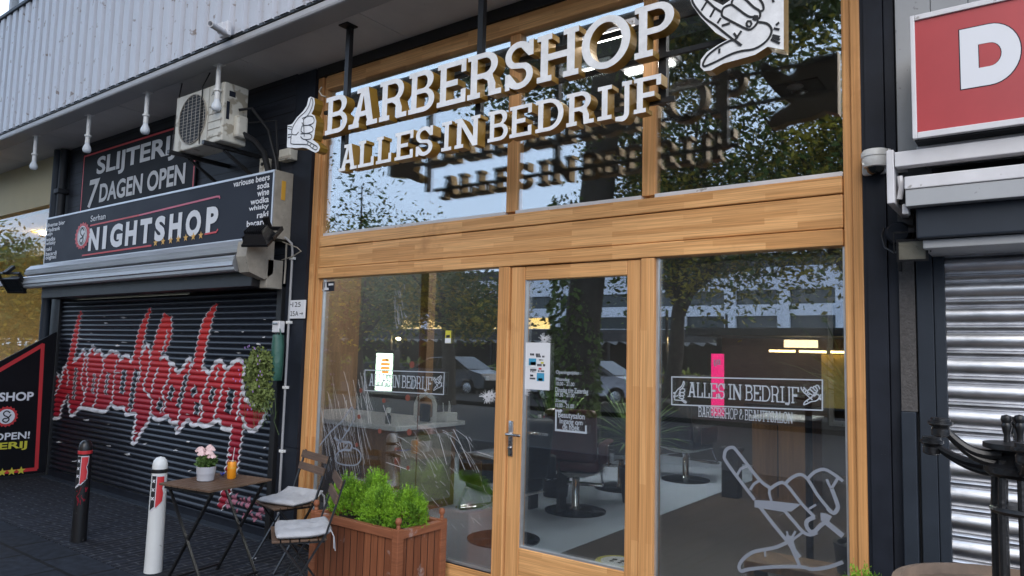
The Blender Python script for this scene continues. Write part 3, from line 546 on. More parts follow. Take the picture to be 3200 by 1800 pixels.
gl.poly(pv(d1, GY, [(38, 335), (125, 325), (122, 298), (98, 292), (94, 222), (80, 224), (76, 290), (55, 298), (52, 318), (40, 320)])); gl.poly(pv(d1, GY, [(122, 268), (188, 262), (188, 236), (122, 240)])); gl.mb.done('monument_print', 'sign_white', st)
st = card(pl, 'yellow_sticker', d1, (1672, 1035), (1752, 865), GY, 'lime_yellow'); gl = Lines(GY-.007); L(d1, [(1688, 945), (1738, 940)], .02); gl.mb.done('sticker_print', 'ink', st); card(st, 'sticker_foot', d1, (1672, 1032), (1752, 968), GY, 'poster', .0065)
# door notices
po = card(dpane, 'poster', d8, (152, 520), (548, -130), GY, 'poster')
k = MB()
for a, b, m in (((245, 185), (350, 92), 'poster_blue'), ((358, 408), (465, 300), 'poster_blue'), ((385, 248), (425, 225), 'sign_red'), ((140, 200), (255, 142), 'frost'), ((268, 218), (346, 140), 'frost'), ((380, 405), (440, 372), 'lime_yellow'), ((415, 165), (455, 140), 'lime_yellow')): card(po, 'poster_print', d8, a, b, GY, m, .0062)
k = MB()
for i, (a, b) in enumerate((((255, 48), (395, 22)), ((340, 75), (460, 52)), ((355, 200), (470, 172)), ((380, 120), (450, 105)), ((255, 265), (345, 240)), ((255, 285), (330, 275)), ((365, 280), (455, 262)), ((250, 385), (330, 365)), ((255, 345), (300, 320)))):
    p = V(*d8(*a), GY-.006); q = V(*d8(*b), GY-.006)
    for j in range(7):
        if rr.random() < .8: u = p.x+(q.x-p.x)*(j+.1)/7; k.box(u, u+(q.x-p.x)/9, GY-.0062, GY-.0055, p.z, q.z)
k.done('poster_text', 'sign_dark', po)
k = MB()
for s, a, b in (('Openingstijden :', (625, 322), (982, 272)), ('Maandag', (624, 420), (818, 368)), ('10.00 - 21.00', (626, 472), (886, 432)), ('Dinsdag t/m Zaterdag', (618, 588), (1082, 522)), ('09.30 - 21.00', (618, 628), (886, 588)), ('Zondag', (616, 720), (776, 672)), ('10.00 - 21.00', (618, 780), (880, 740)), ('Beautysalon', (655, 950), (1032, 872)), ('Ingang om', (678, 1032), (1002, 962)), ('de hoek', (718, 1095), (962, 1030))):
    fitpx(k, s, d8, a, b, GY, .004, bold=.012)
gl = Lines(GY-.004); gl.mb = k
for pts, wd in (([(628, 815), (624, 1112)], .0125), ([(615, 1102), (1062, 1145)], .0125), ([(1050, 1040), (1050, 1150)], .0125), ([(618, 828), (690, 832)], .012)): L(d8, pts, wd)
gl.poly(pv(d8, GY, [(688, 805), (722, 832), (688, 860)])); k.done('pane_lettering', 'etched', dpane)
# ================================================================== DARK PIERS AND WALL ABOVE THE SHOP
pier = thing('slate_pier', 'narrow slate-black pier with grey conduit between the graffiti shutter and the oak frame', 'wall', (-5.26, 3.9, 0))
k = MB(); k.box(-5.40, -5.132, 3.90, 4.05, 0, .795); k.box(-5.40, -5.132, 3.90, 4.05, .80, 4.10); k.box(-5.39, -5.14, 3.91, 4.02, .79, .81); k.done('panel', 'slate_paint', pier)
k = MB(); px = -5.305; k.tube([(px-.12, 3.82, 2.62), (px-.06, 3.85, 2.60), (px-.012, 3.875, 2.55), (px, 3.88, 2.48), (px-.005, 3.88, 0)], .011, 10); k.done('conduit', 'conduit', pier, 40)
k = MB()
for z in (2.42, 1.86, 1.30, .76): k.box(px-.03, px+.026, 3.868, 3.9, z-.012, z+.012, .003)
k.done('pipe_clip', 'white_plastic', pier)
k = MB(); k.tube([(px-.14, 3.84, 2.58), (px+.13, 3.83, 2.50), (px+.16, 3.85, 2.47), (px+.02, 3.86, 2.43), (px-.12, 3.86, 2.41)], .005, 6); k.tube([(px-.065, 3.86, 2.55), (px-.075, 3.87, 2.35), (px-.08, 3.87, 2.2)], .008, 6); k.done('cable', 'beige_box', pier, 40)
wa = thing('slate_lintel', 'black wall strip between the oak window head and the grey soffit', 'wall', (-2.9, 3.9, 3.9))
k = MB(); k.box(-5.132, -.744, 3.915, 4.05, 4.022, 4.11); k.done('panel', 'black_wall', wa)
rp = thing('slate_pilaster', 'smooth slate-blue pilaster between the oak window and the steel roller shutter', 'wall', (-.66, 3.9, 0))
k = MB(); k.box(-.741, -.722, 3.93, 4.1, 0, 4.3); k.box(-.722, -.634, 3.915, 4.1, 0, 4.3); k.box(-.631, -.585, 3.925, 4.1, 0, 4.3, .003); k.done('panel', 'slate_paint', rp)
n125 = thing('number_plate', 'small pale house number plate with arrows on the slate pier', 'sign', (-5.2, 3.88, 1.9))
k = MB(); k.box(-5.315, -5.095, 3.878, 3.892, 1.893, 2.052, .003); k.done('plate', 'poster', n125)
k = MB()
fit(k, '125', -5.262, 1.993, -5.15, 2.035, lambda u, v: (u, 3.8765, v)); fit(k, '125A', -5.31, 1.915, -5.175, 1.957, lambda u, v: (u, 3.8765, v))
gl = Lines(3.8765); gl.mb = k
for pts in ([(-5.308, 2.015), (-5.272, 2.015)], [(-5.308, 2.015), (-5.294, 2.026)], [(-5.308, 2.015), (-5.294, 2.004)], [(-5.16, 1.935), (-5.115, 1.935)], [(-5.115, 1.935), (-5.13, 1.948)], [(-5.115, 1.935), (-5.13, 1.922)]): gl.line(pts, .0055)
k.done('numbers', 'ink', n125)
# ================================================================== CANOPY AND CLADDING OVERHEAD
up_ = thing('upper_storey', 'white corrugated parapet with grey soffit running over all the shopfronts', 'building', (-5, 3.2, 4.1))
k = MB(); prof = []; p_ = .198
for i in range(-1, 74):
    x = -13.0+i*p_; prof += [(x, 3.215), (x+.012, 3.18), (x+.118, 3.18), (x+.13, 3.215)]
vs = [(x, y, 4.18) for x, y in prof]+[(x, y, 5.70) for x, y in prof]; n = len(prof); k.add(vs, [(i, i+1, n+i+1, n+i) for i in range(n-1)]); k.done('corrugated_cladding', 'white_cladding', up_)
k = MB(); k.box(-13.2, 2, 3.16, 3.5, 5.70, 5.75, .01); k.done('top_rail', 'slate_light', up_)
k = MB()
cb_ = []
for i in range(-1, 74): x = -13.0+i*p_+.135; cb_ += [(x, 4.172), (x, 4.189), (x+.05, 4.189), (x+.05, 4.172)]
k.prism([[(-13.3, 4.166)]+[(-13.3, 4.172)]+cb_+[(2.0, 4.172), (2.0, 4.166)]], front(3.19), .022)
k.done('rib_gap_shade', 'black_metal', up_)  # black teeth stand in for the shaded gaps under the ribs
k = MB(); k.box(-13.2, 2, 3.195, 3.40, 4.095, 4.165, .02); k.done('fascia', 'fascia_grey', up_)
k = MB(); xs = [-13.2, -11.4, -9.6, -7.75, -5.55, -4.02, -2.2, -.4, 2]
for a, b in zip(xs, xs[1:]): k.box(a+.006, b-.006, 3.405, 4.05, 4.113, 4.16, .003)
k.done('soffit_panel', 'soffit_grey', up_)
k = MB(); k.box(-13.2, 2, 3.235, 3.27, 4.16, 5.7); k.box(-13.2, 2, 4.05, 4.2, 4.12, 8); k.done('backing_wall', 'office_white', up_)
k = MB()
for i in range(6): k.box(-12.9+i*2.5, -12.8+i*2.5, 3.95, 4.05, 5.75, 8, .005)
k.done('window_frame', 'fascia_grey', up_); k = MB(); k.box(-13, 2, 4.0, 4.03, 5.75, 8); k.done('window_pane', 'side_glass', up_)
br = thing('flagpole_holder', 'rusty white flagpole socket jutting from the corrugated cladding', 'bracket', (-5.35, 3.17, 4.2))
k = MB(); k.box(-5.42, -5.30, 3.135, 3.175, 4.17, 4.29, .006); k.box(-5.40, -5.32, 3.10, 3.14, 4.19, 4.27, .006); k.done('mounting_plate', 'white_metal', br)
k = MB(); a = V(*c1(1805, 262), 3.11); b = V(*c1(1692, 190), 2.93); d = (b-a)
pr_ = [(.026, 0), (.026, d.length), (.020, d.length), (.018, d.length-.06), (0, d.length-.06)]; k.lathe(pr_, a, 14, d.normalized()); k.done('pole_socket', 'white_metal', br, 35)
lb = thing('hanging_bulb', 'white bulb on a short stem below the soffit, nearest the air conditioner', 'lamp', (-5.79, 3.37, 4.105), 0, 'bulbs on white stems under the soffit')
k = MB(); k.box(-.05, .05, -.035, .035, -.012, .002, .003); k.tube([(0, 0, 0), (0, 0, -.235)], .021, 12); k.done('stem', 'white_plastic', lb, 40, True)
k = MB(); k.lathe([(.0, -.225), (.034, -.228), (.034, -.243), (.022, -.25), (.024, -.31), (.024, -.315)], n=16); k.done('socket', 'white_plastic', lb, 40, True)
k = MB(); k.lathe([(.022, -.315), (.026, -.335), (.038, -.36), (.044, -.385), (.040, -.405), (.028, -.42), (0, -.426)], n=18); k.done('bulb', 'frost', lb, 60, True)
for x, l in ((-7.04, 'white bulb on a short stem, left of the air conditioner'), (-8.30, 'white bulb on a short stem above the black sign with the red border'), (-9.71, 'white bulb on a short stem over the lit window, leftmost of the four bulbs')): dup(lb, (x, 3.37, 4.105), l)
# ================================================================== SHOP NAME IN SOLID LETTERS
sg = thing('letter_sign', 'big white slab letters with ochre sides hung on black bars before the upper windows', 'sign', (-2.9, 3.3, 2.9))
LY, LD = 3.40, .078; KX = LY/3.2
def solid(name, loops, Y, D, parent):
    k = MB(); vl = [[Vector((x, y, 0)) for x, y in q] for q in loops]; fl = [p for q in loops for p in q]; tr = geometry.tessellate_polygon(vl); n = len(fl)
    k.add([(x, Y, z) for x, z in fl]+[(x, Y+D, z) for x, z in fl], [tuple(t) for t in tr]); k.mi(1); b = 0
    k.f += [tuple(n+i for i in t) for t in tr]; k.m += [2]*len(tr); o = 0
    for q in loops:
        m = len(q)
        for i in range(m): k.f.append((o+i, o+(i+1) % m, n+o+(i+1) % m, n+o+i)); k.m.append(1)
        o += m
    return k.done(name, ['letter_white', 'gold_side', 'sign_back'], parent)
WT[:] = [.17, .12, .085]
ROW1 = [('B', -4.077, -3.845), ('A', -3.827, -3.543), ('R', -3.525, -3.272), ('B', -3.255, -3.031), ('E', -3.008, -2.776), ('R', -2.762, -2.505), ('S', -2.483, -2.279), ('H', -2.255, -1.984), ('O', -1.966, -1.676), ('P', -1.652, -1.437)]
ROW2 = [('A', -3.909, -3.724), ('L', -3.713, -3.559), ('L', -3.537, -3.395), ('E', -3.363, -3.200), ('S', -3.178, -3.03), ('I', -2.958, -2.876), ('N', -2.850, -2.655), ('B', -2.595, -2.448), ('E', -2.436, -2.283), ('D', -2.256, -2.073), ('R', -2.054, -1.884), ('I', -1.862, -1.779), ('J', -1.756, -1.664), ('F', -1.652, -1.504)]
for row, z0, z1 in ((ROW1, 1.65+1.494*KX, 1.65+1.764*KX), (ROW2, 1.65+1.211*KX, 1.65+1.392*KX)):
    for c, a, b in row:
        a *= KX; b *= KX; wd, lp = glyph(c); solid('letter', [[(a+x/wd*(b-a), z0+y*(z1-z0)) for x, y in q] for q in lp], LY, LD, sg)
for tr, out, hand, wd in ((c5, HL_OUT, HANDL, .0075), (c6, HR_OUT, HANDR, .0115)):
    e = solid('hand_emblem', [pv(tr, LY, out)], LY, LD, sg); gl = Lines(LY-.002)
    for pts, sm in hand: gl.line(pv(tr, LY, pts), wd, sm)
    gl.mb.done('hand_lines', 'ink', e)
k = MB(); yb = LY+LD+.002
for z in (3.25, 3.00, 3.445): k = MB(); k.box(-4.46 if z > 3.1 else -4.2, -.98 if z > 3.1 else -1.56, yb, yb+.022, z, z+.026); k.done('support_bar', 'black_metal', sg)
pass
for x in (-4.245, -2.93, -1.64):
    k = MB(); k.box(x-.022, x+.022, yb+.023, yb+.06, 3.0, 4.103); k.box(x-.05, x+.05, yb-.03, yb+.075, 4.103, 4.113); k.done('hanger', 'black_metal', sg)
k = MB(); q = [V(*c5(*p), 3.42) for p in ((435, 780), (400, 770), (380, 735), (400, 700))]; k.tube(q, .006, 6); k.done('cable', 'beige_box', sg, 40)
# ================================================================== NIGHT SHOP
ns = thing('night_shop', 'black planked liquor shop front with a closed roller shutter under red graffiti', 'shop', (-7.7, 3.9, 0))
k = MB(); k.box(-10.03, -5.402, 3.90, 4.02, 2.20, 4.112); k.done('plank_wall', 'dark_planks', ns)
k = MB(); k.box(-10.03, -9.93, 3.86, 4.0, 0, 2.2, .004); k.box(-5.47, -5.402, 3.86, 4.0, 0, 2.2, .004); k.box(-10.03, -5.402, 3.80, 4.0, 2.17, 2.30, .004); k.done('shutter_rail', 'black_metal', ns)
SP, SD, SY = .0575, .021, 3.91
NR = 10; zs = [.085+SP*i/NR for i in range(int((2.19-.085)/SP)*NR+1)]
def sprof(z): t = ((z-.085)/SP) % 1; return SY-SD*(math.sin(math.pi*t)**.7)
k = MB(); n = len(zs); k.add([(-9.94, sprof(z), z) for z in zs]+[(-5.465, sprof(z), z) for z in zs], [(i, i+1, n+i+1, n+i) for i in range(n-1)])
shut = k.done('roller_shutter', 'shutter_black', ns, 60)
k = MB(); k.box(-9.94, -5.465, SY-.03, SY+.01, .0, .083, .004); k.done('bottom_bar', 'shutter_black', shut)
class Drape:                                   # paint that follows the slats
    def __init__(s): s.mb = MB(); s.k = 0
    def poly(s, pts, off):
        off = off+.00008*(s.k % 14); s.k += 1; E = [(pts[i], pts[(i+1) % len(pts)]) for i in range(len(pts))]; lo = min(p[1] for p in pts); hi = max(p[1] for p in pts)
        for i in range(n-1):
            za, zb = zs[i], zs[i+1]
            if zb < lo or za > hi: continue
            zm = (za+zb)/2; X = []
            for p, q in E:
                if (p[1] > zm) != (q[1] > zm):
                    dx = (q[0]-p[0])/(q[1]-p[1]); f = lambda z: p[0]+dx*(min(max(z, min(p[1], q[1])), max(p[1], q[1]))-p[1]); X.append((p[0]+dx*(zm-p[1]), f(za), f(zb)))
            X.sort()
            for a, b in zip(X[::2], X[1::2]):
                if max(a[1], b[1], a[2], b[2]) > -5.468: continue
                s.mb.add([(a[1], sprof(za)-off, za), (b[1], sprof(za)-off, za), (b[2], sprof(zb)-off, zb), (a[2], sprof(zb)-off, zb)], [(0, 1, 2, 3)])
    def stroke(s, pts, wd, off, taper=None, sm=4):
        q = smooth_path(pts, sm) if sm else pts
        if taper:
            m = len(q); taper = [taper[0]+(taper[1]-taper[0])*i/(m-1) if len(taper) == 2 else (taper[0]+(taper[1]-taper[0])*min(1, i/(m*.35)) if i < m*.5 else taper[1]+(taper[2]-taper[1])*max(0, (i-m*.6)/(m*.4))) for i in range(m)]
        s.poly(stroke(q, wd, taper), off)
PX = .0021                                    # metres per crop pixel on the shutter, for line widths
gw = Drape(); gr = Drape(); go = Drape(); gk = Drape()
BODY = [(432, 1050), (430, 900), (440, 690), (480, 705), (490, 770), (510, 690), (520, 640), (560, 615), (640, 560), (682, 490), (700, 560), (752, 470), (768, 480), (770, 530), (812, 498), (842, 560), (902, 508), (930, 520), (962, 522), (972, 582), (1012, 540), (1052, 562), (1062, 602), (1092, 522), (1142, 540), (1190, 448), (1212, 500), (1222, 582), (1282, 580), (1340, 545), (1372, 602), (1412, 620), (1432, 682), (1482, 640), (1532, 558), (1548, 602), (1602, 652), (1662, 650), (1692, 692), (1742, 602), (1792, 590), (1832, 662), (1880, 602), (1942, 578), (1978, 650), (1964, 760), (1984, 900), (2100, 950), (2146, 1010), (2112, 1080), (2052, 1150), (1982, 1120), (1962, 1060), (1902, 1082), (1862, 1140), (1792, 1122), (1772, 1060), (1702, 1100), (1642, 1112), (1612, 1090), (1552, 1110), (1532, 1060), (1482, 1100), (1442, 1160), (1420, 1152), (1440, 1080), (1382, 1090), (1362, 1030), (1322, 1050), (1262, 1062), (1222, 1012), (1202, 1080), (1142, 1160), (1102, 1240), (1070, 1250), (1082, 1150), (1102, 1010), (1022, 1022), (1002, 960), (942, 972), (902, 930), (862, 992), (792, 990), (702, 972), (642, 970), (612, 1012), (572, 1022), (552, 900), (502, 960), (490, 1042)]
ASC = [([(665, 185), (640, 260), (612, 400), (590, 520), (560, 650), (540, 760), (520, 850)], 76, (.25, 1, 1)), ([(1222, 160), (1170, 290), (1135, 420), (1112, 540), (1088, 640)], 76, (.2, 1, 1)), ([(1350, 212), (1322, 320), (1292, 430), (1262, 540), (1240, 640)], 104, (.55, 1, 1)), ([(1362, 240), (1372, 380), (1332, 510)], 56, (1, .35)), ([(1752, 130), (1692, 240), (1652, 360), (1622, 500), (1592, 660)], 82, (.2, 1, 1)), ([(1925, 1000), (1918, 1120), (1902, 1240), (1888, 1330), (1878, 1420), (1855, 1510), (1830, 1620), (1805, 1700), (1772, 1765)], 88, (1, 1, .35))]
P3 = lambda pts: pv(c3, SY-.008, pts)
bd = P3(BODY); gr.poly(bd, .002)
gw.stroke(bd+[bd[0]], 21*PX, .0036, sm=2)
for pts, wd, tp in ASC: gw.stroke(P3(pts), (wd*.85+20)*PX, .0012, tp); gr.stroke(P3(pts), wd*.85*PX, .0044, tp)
for pts, wd in [([(625, 640), (612, 760), (600, 900)], 26), ([(772, 690), (752, 850)], 18), ([(882, 680), (868, 760), (858, 860)], 22), ([(1012, 660), (1000, 760), (988, 850)], 46), ([(1112, 660), (1090, 760), (1072, 880), (1060, 960)], 46), ([(1402, 790), (1370, 900)], 36), ([(1592, 800), (1550, 860)], 30), ([(1732, 800), (1700, 920)], 28), ([(1878, 815), (1862, 900), (1840, 1005)], 46), ([(1312, 905), (1280, 985)], 46), ([(1600, 920), (1590, 1020)], 40), ([(1512, 700), (1482, 820), (1440, 960)], 28), ([(560, 860), (540, 930)], 26), ([(1070, 930), (1050, 1000)], 20)]:
    gw.stroke(P3(pts), (wd*.8+17)*PX, .0052); gk.stroke(P3(pts), wd*.8*PX, .0068)
for pts in [[(700, 500), (682, 620), (662, 750), (690, 880), (642, 968)], [(832, 560), (842, 640), (802, 760), (782, 900), (742, 982)], [(952, 580), (932, 680), (922, 800), (912, 932)], [(1222, 580), (1192, 700), (1162, 800), (1230, 900), (1216, 1012)], [(1382, 620), (1362, 740), (1312, 840), (1342, 920), (1320, 1002)], [(1548, 600), (1522, 720), (1482, 840), (1462, 960), (1442, 1062)], [(1692, 690), (1662, 800), (1622, 900), (1640, 1002), (1602, 1082)], [(1832, 660), (1802, 760), (1782, 880), (1742, 1002), (1722, 1082)], [(1964, 760), (1942, 900), (1912, 1062)], [(1285, 640), (1242, 760), (1232, 840)], [(542, 640), (560, 720), (545, 790)], [(720, 560), (705, 660), (715, 760), (690, 850)], [(1130, 560), (1140, 660), (1122, 760)], [(500, 760), (450, 860)], [(1990, 1090), (1940, 1010)], [(1770, 640), (1745, 740)]]: gw.stroke(P3(pts), 13*PX, .0052)
rr = random.Random(5)
for i in range(46):                            # flaked paint
    x = rr.uniform(480, 2150); y = rr.choice([rr.uniform(200, 480), rr.uniform(1050, 1600), rr.uniform(480, 1050)]); s_ = rr.uniform(4, 16)
    gk2 = [(x+s_*rr.uniform(.6, 1.4)*math.cos(a)*1.6, y+s_*.5*rr.uniform(.4, 1.5)*math.sin(a)) for a in [j*.9 for j in range(7)]]; go.poly(P3(gk2), .0075)
for i in range(30):  # pink paint blotches low on the shutter
    x = rr.uniform(1830, 2140); y = rr.uniform(1650, 1800)+ (x-1830)*.3; s_ = rr.uniform(12, 36); gk2 = [(x+s_*.5*math.cos(a), y+s_*1.1*rr.uniform(.6, 1.4)*math.sin(a)) for a in [j*.9 for j in range(7)]]; gr.k += 0
    gw_ = gk2; (gp := globals().setdefault('gpink', Drape())).poly(P3(gw_), .001)
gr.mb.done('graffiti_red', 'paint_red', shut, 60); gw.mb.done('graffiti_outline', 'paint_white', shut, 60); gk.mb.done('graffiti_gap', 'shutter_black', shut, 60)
go.mb.done('paint_flakes', 'sign_grey', shut, 60); gpink.mb.done('graffiti_pink', 'paint_pink', shut, 60)
k = MB(); k.tube([(-10.22, 3.82, 0), (-10.22, 3.82, 4.1)], .055, 14); k.done('drainpipe', 'slate_light', ns, 40)
k = MB(); k.tube([(-10.09, 3.84, 2.2), (-10.09, 3.84, 4.1)], .05, 14); k.box(-10.16, -10.02, 3.77, 3.9, 3.52, 3.58, .005); k.done('drainpipe', 'black_wall', ns, 40)
k = MB(); k.box(-10.3, -10.03, 3.9, 4.1, 0, 4.1); k.done('corner_post', 'black_metal', ns)
k = MB(); k.box(-9.86, -5.5, 3.62, 3.80, 2.16, 2.36, .006); k.done('shutter_box', 'black_metal', ns)
# liquor sign on the planks
sj = thing('liquor_sign', 'black board with thin red border and pale condensed capitals behind the air conditioner', 'sign', (-8.3, 3.87, 3.2))
k = MB(); k.box(-9.62, -6.97, 3.872, 3.899, 3.17, 3.975); bj = k.done('board', 'sign_black', sj)
gl = Lines(3.870)
for pts in ([(-9.575, 3.18), (-9.585, 3.945)], [(-9.59, 3.943), (-6.99, 3.943)], [(-7.0, 3.95), (-7.0, 3.18)]): gl.line(pts, .022)
gl.mb.done('border', 'sign_red', bj)
k = MB(); kw = dict(bold=.028)
def ptx(s, tr, a, b, Y, off=.002, **kk): fitpx(k, s, tr, a, b, Y, off, **kk)
fit(k, 'SLIJTERIJ', -9.215, 3.60, -7.39, 3.878, lambda u, v: (u, 3.869, v), **kw); fit(k, 'DAGEN OPEN', -9.09, 3.308, -7.165, 3.535, lambda u, v: (u, 3.869, v), **kw)
fit(k, '7', -9.39, 3.265, -9.10, 3.615, lambda u, v: (u, 3.8687, v), bold=.02, shear=.12); k.done('sign_text', 'sign_grey', bj)
# night shop light box
nb = thing('light_box_sign', 'long dark light box with white capitals, red lines and a row of gold stars', 'sign', (-7.7, 3.7, 2.58))
BX0, BX1, BY, BZ0, BZ1 = -10.10, -5.372, 3.70, 2.585, 3.185
k = MB(); k.box(BX0, BX1, BY+.012, 3.898, BZ0, BZ1, .004); k.done('case', 'beige_box', nb)
k = MB(); k.box(BX0, BX1, BY, BY+.011, BZ0, BZ0+.022, .002); k.box(BX0, BX1, BY, BY+.011, BZ1-.022, BZ1, .002); k.box(BX0, BX0+.02, BY, BY+.011, BZ0+.023, BZ1-.023, .002); k.box(BX1-.02, BX1, BY, BY+.011, BZ0+.023, BZ1-.023, .002); k.done('trim', 'aluminium', nb)
k = MB(); k.box(BX0+.02, BX1-.02, BY+.004, BY+.0115, BZ0+.023, BZ1-.023); face = k.done('sign_face', 'sign_dark', nb)
k = MB()
def q2(x, y, Y=BY): p = V(*c2(x, y), Y); return (p.x, p.z)
NGT = [('N', 708, 790, 735, 560), ('I', 820, 850, 715, 560), ('G', 882, 980, 697, 508), ('H', 1005, 1095, 672, 475), ('T', 1122, 1215, 645, 447), ('S', 1242, 1325, 622, 422), ('H', 1358, 1458, 598, 390), ('O', 1492, 1615, 572, 362), ('P', 1657, 1752, 540, 325)]
for c, x0, x1, y0, y1 in NGT:
    a = q2(x0, y0); b = q2(x1, y0-(x1-x0)*.17); h = .255; z = 2.688
    fit(k, c, a[0], z, b[0], z+.262, lambda u, v: (u, BY-.0005, v), bold=.05)
sc = lambda z: 1.65+(z-1.65)*1.0423
a = q2(728, 500); fit(k, 'Serhan', a[0], 3.03, q2(848, 470)[0], 3.10, lambda u, v: (u, BY-.0005, v), bold=.005)
for i, (s, hgt) in enumerate((('diverse bier', .05), ('frisdrank', .05), ('wijn', .052), ('wodka', .05), ('whisky', .06), ('raki', .05), ('bacardi', .05), ('cognac', .05))):
    y0 = 520+i*44.5; a = q2(378-i*2, y0); wdt = {'diverse bier': 145, 'frisdrank': 108, 'wijn': 48, 'wodka': 72, 'whisky': 76, 'raki': 46, 'bacardi': 88, 'cognac': 86}[s]; b = q2(378-i*2+wdt, y0-10)
    fit(k, s, a[0], 3.063-i*.0605, b[0], 3.063-i*.0605+hgt, lambda u, v: (u, BY-.0005, v), bold=.022)
for i, (s, wdt) in enumerate((('variouse beers', 290), ('soda', 97), ('wine', 96), ('wodka', 148), ('whisky', 160), ('raki', 92), ('bacardi', 172), ('cognac', 168))):
    b = q2(2172-i*2.5, 130+i*62.5); a = q2(2172-i*2.5-wdt, 150+i*66)
    fit(k, s, a[0], 3.098-i*.0655, b[0], 3.098-i*.0655+.056, lambda u, v: (u, BY-.0005, v), bold=.022)
k.done('sign_text', 'sign_white', face)
gl = Lines(BY-.0004); H2 = lambda pts: [q2(*p) for p in pts]
gl.line([(q2(725, 530)[0], 2.985), (q2(1120, 440)[0], 3.0)], .018); gl.line([(q2(660, 770)[0], 2.645), (q2(1220, 665)[0], 2.655)], .018); gl.line([(q2(1648, 580)[0], 2.695), (q2(1742, 560)[0], 2.70), (q2(1755, 545)[0], 2.725)], .018)
kx, kz = q2(665, 585); gl.poly([(kx+.20*(1 if i % 2 else .86)*math.cos(i*math.pi/18), 2.88+.165*(1 if i % 2 else .86)*math.sin(i*math.pi/18)) for i in range(36)]); gl.mb.done('red_lines', 'sign_red', face)
gl = Lines(BY-.0004); gl.line([(q2(1120, 440)[0], 3.0), (q2(1745, 283)[0], 3.04), (q2(1768, 290)[0], 3.035), (q2(1770, 302)[0], 3.015)], .018); gl.mb.done('red_lines', 'sign_pink', face)
def esse(cx, cz, r, Y, par, P=None):
    k = MB(); pts = [(cx+r*math.cos(a*.314), cz+r*math.sin(a*.314)*1.0) for a in range(20)]; return pts
k = MB(); gl = Lines(BY-.0030); gl.poly([(kx+.125*math.cos(a*.314), 2.88+.118*math.sin(a*.314)) for a in range(20)]); gl.mb.done('cap_disc', 'sign_white', face)
SW = [(.045, .055), (.0, .085), (-.04, .06), (-.03, .02), (.02, -.01), (.035, -.05), (0, -.085), (-.045, -.06), (-.03, -.03), (.02, -.02), (.06, .03)]
gl = Lines(BY-.0058); gl.line([(kx+x*1.05, 2.88+z*1.05) for x, z in SW], .017, 4); gl.line([(kx+.108*math.cos(a*.16), 2.88+.102*math.sin(a*.16)) for a in range(40)], .006); gl.mb.done('cap_letter', 'ink', face)
gl = Lines(BY-.0004)
for i in range(7):
    cx = q2(1252+i*61, 662-i*11.5)[0]; cz = 2.678+.002*i; gl.poly([(cx+.046*(1 if j % 2 == 0 else .42)*math.sin(j*math.pi/5), cz+.042*(1 if j % 2 == 0 else .42)*math.cos(j*math.pi/5)) for j in range(10)])
gl.mb.done('stars', 'sign_yellow', face)
k = MB(); k.box(BX1, BX1+.004, 3.78, 3.82, 2.93, 3.10); k.done('tape_patch', 'sign_yellow', nb)
# awning cassette under the light box
aw = thing('awning_cassette', 'closed silver awning cassette under the dark light box', 'awning', (-7.8, 3.5, 2.3))
def extr(prof, x0, x1, name, m, par, sm=None):
    k = MB(); n = len(prof); k.add([(x0, y, z) for y, z in prof]+[(x1, y, z) for y, z in prof], [(i, (i+1) % n, n+(i+1) % n, n+i) for i in range(n)]+[tuple(range(n-1, -1, -1)), tuple(range(n, 2*n))]); return k.done(name, m, par, sm)
extr([(3.56, 2.53), (3.545, 2.515), (3.55, 2.49), (3.535, 2.485), (3.54, 2.455), (3.60, 2.44), (3.69, 2.44), (3.69, 2.57), (3.60, 2.57)], -10.20, -5.55, 'cassette', 'aluminium', aw)
extr([(3.52, 2.425), (3.505, 2.41), (3.508, 2.392), (3.498, 2.388), (3.50, 2.368), (3.492, 2.364), (3.492, 2.335), (3.510, 2.325), (3.512, 2.300), (3.525, 2.285), (3.60, 2.285), (3.62, 2.31), (3.62, 2.40), (3.58, 2.43)], -10.32, -5.60, 'front_rail', 'aluminium', aw)
extr([(3.55, 2.545), (3.50, 2.53), (3.49, 2.40), (3.53, 2.27), (3.68, 2.22), (3.76, 2.28), (3.76, 2.56)], -5.545, -5.40, 'end_bracket', 'beige_box', aw)
k = MB(); k.box(-9.9, -5.6, 3.60, 3.70, 2.33, 2.44); k.done('arm', 'black_metal', aw)
k = MB(); k.box(-5.52, -5.43, 3.63, 3.72, 2.50, 2.64, .006); k.box(-5.50, -5.40, 3.70, 3.86, 2.15, 2.40, .006); k.done('junction_box', 'beige_box', aw)
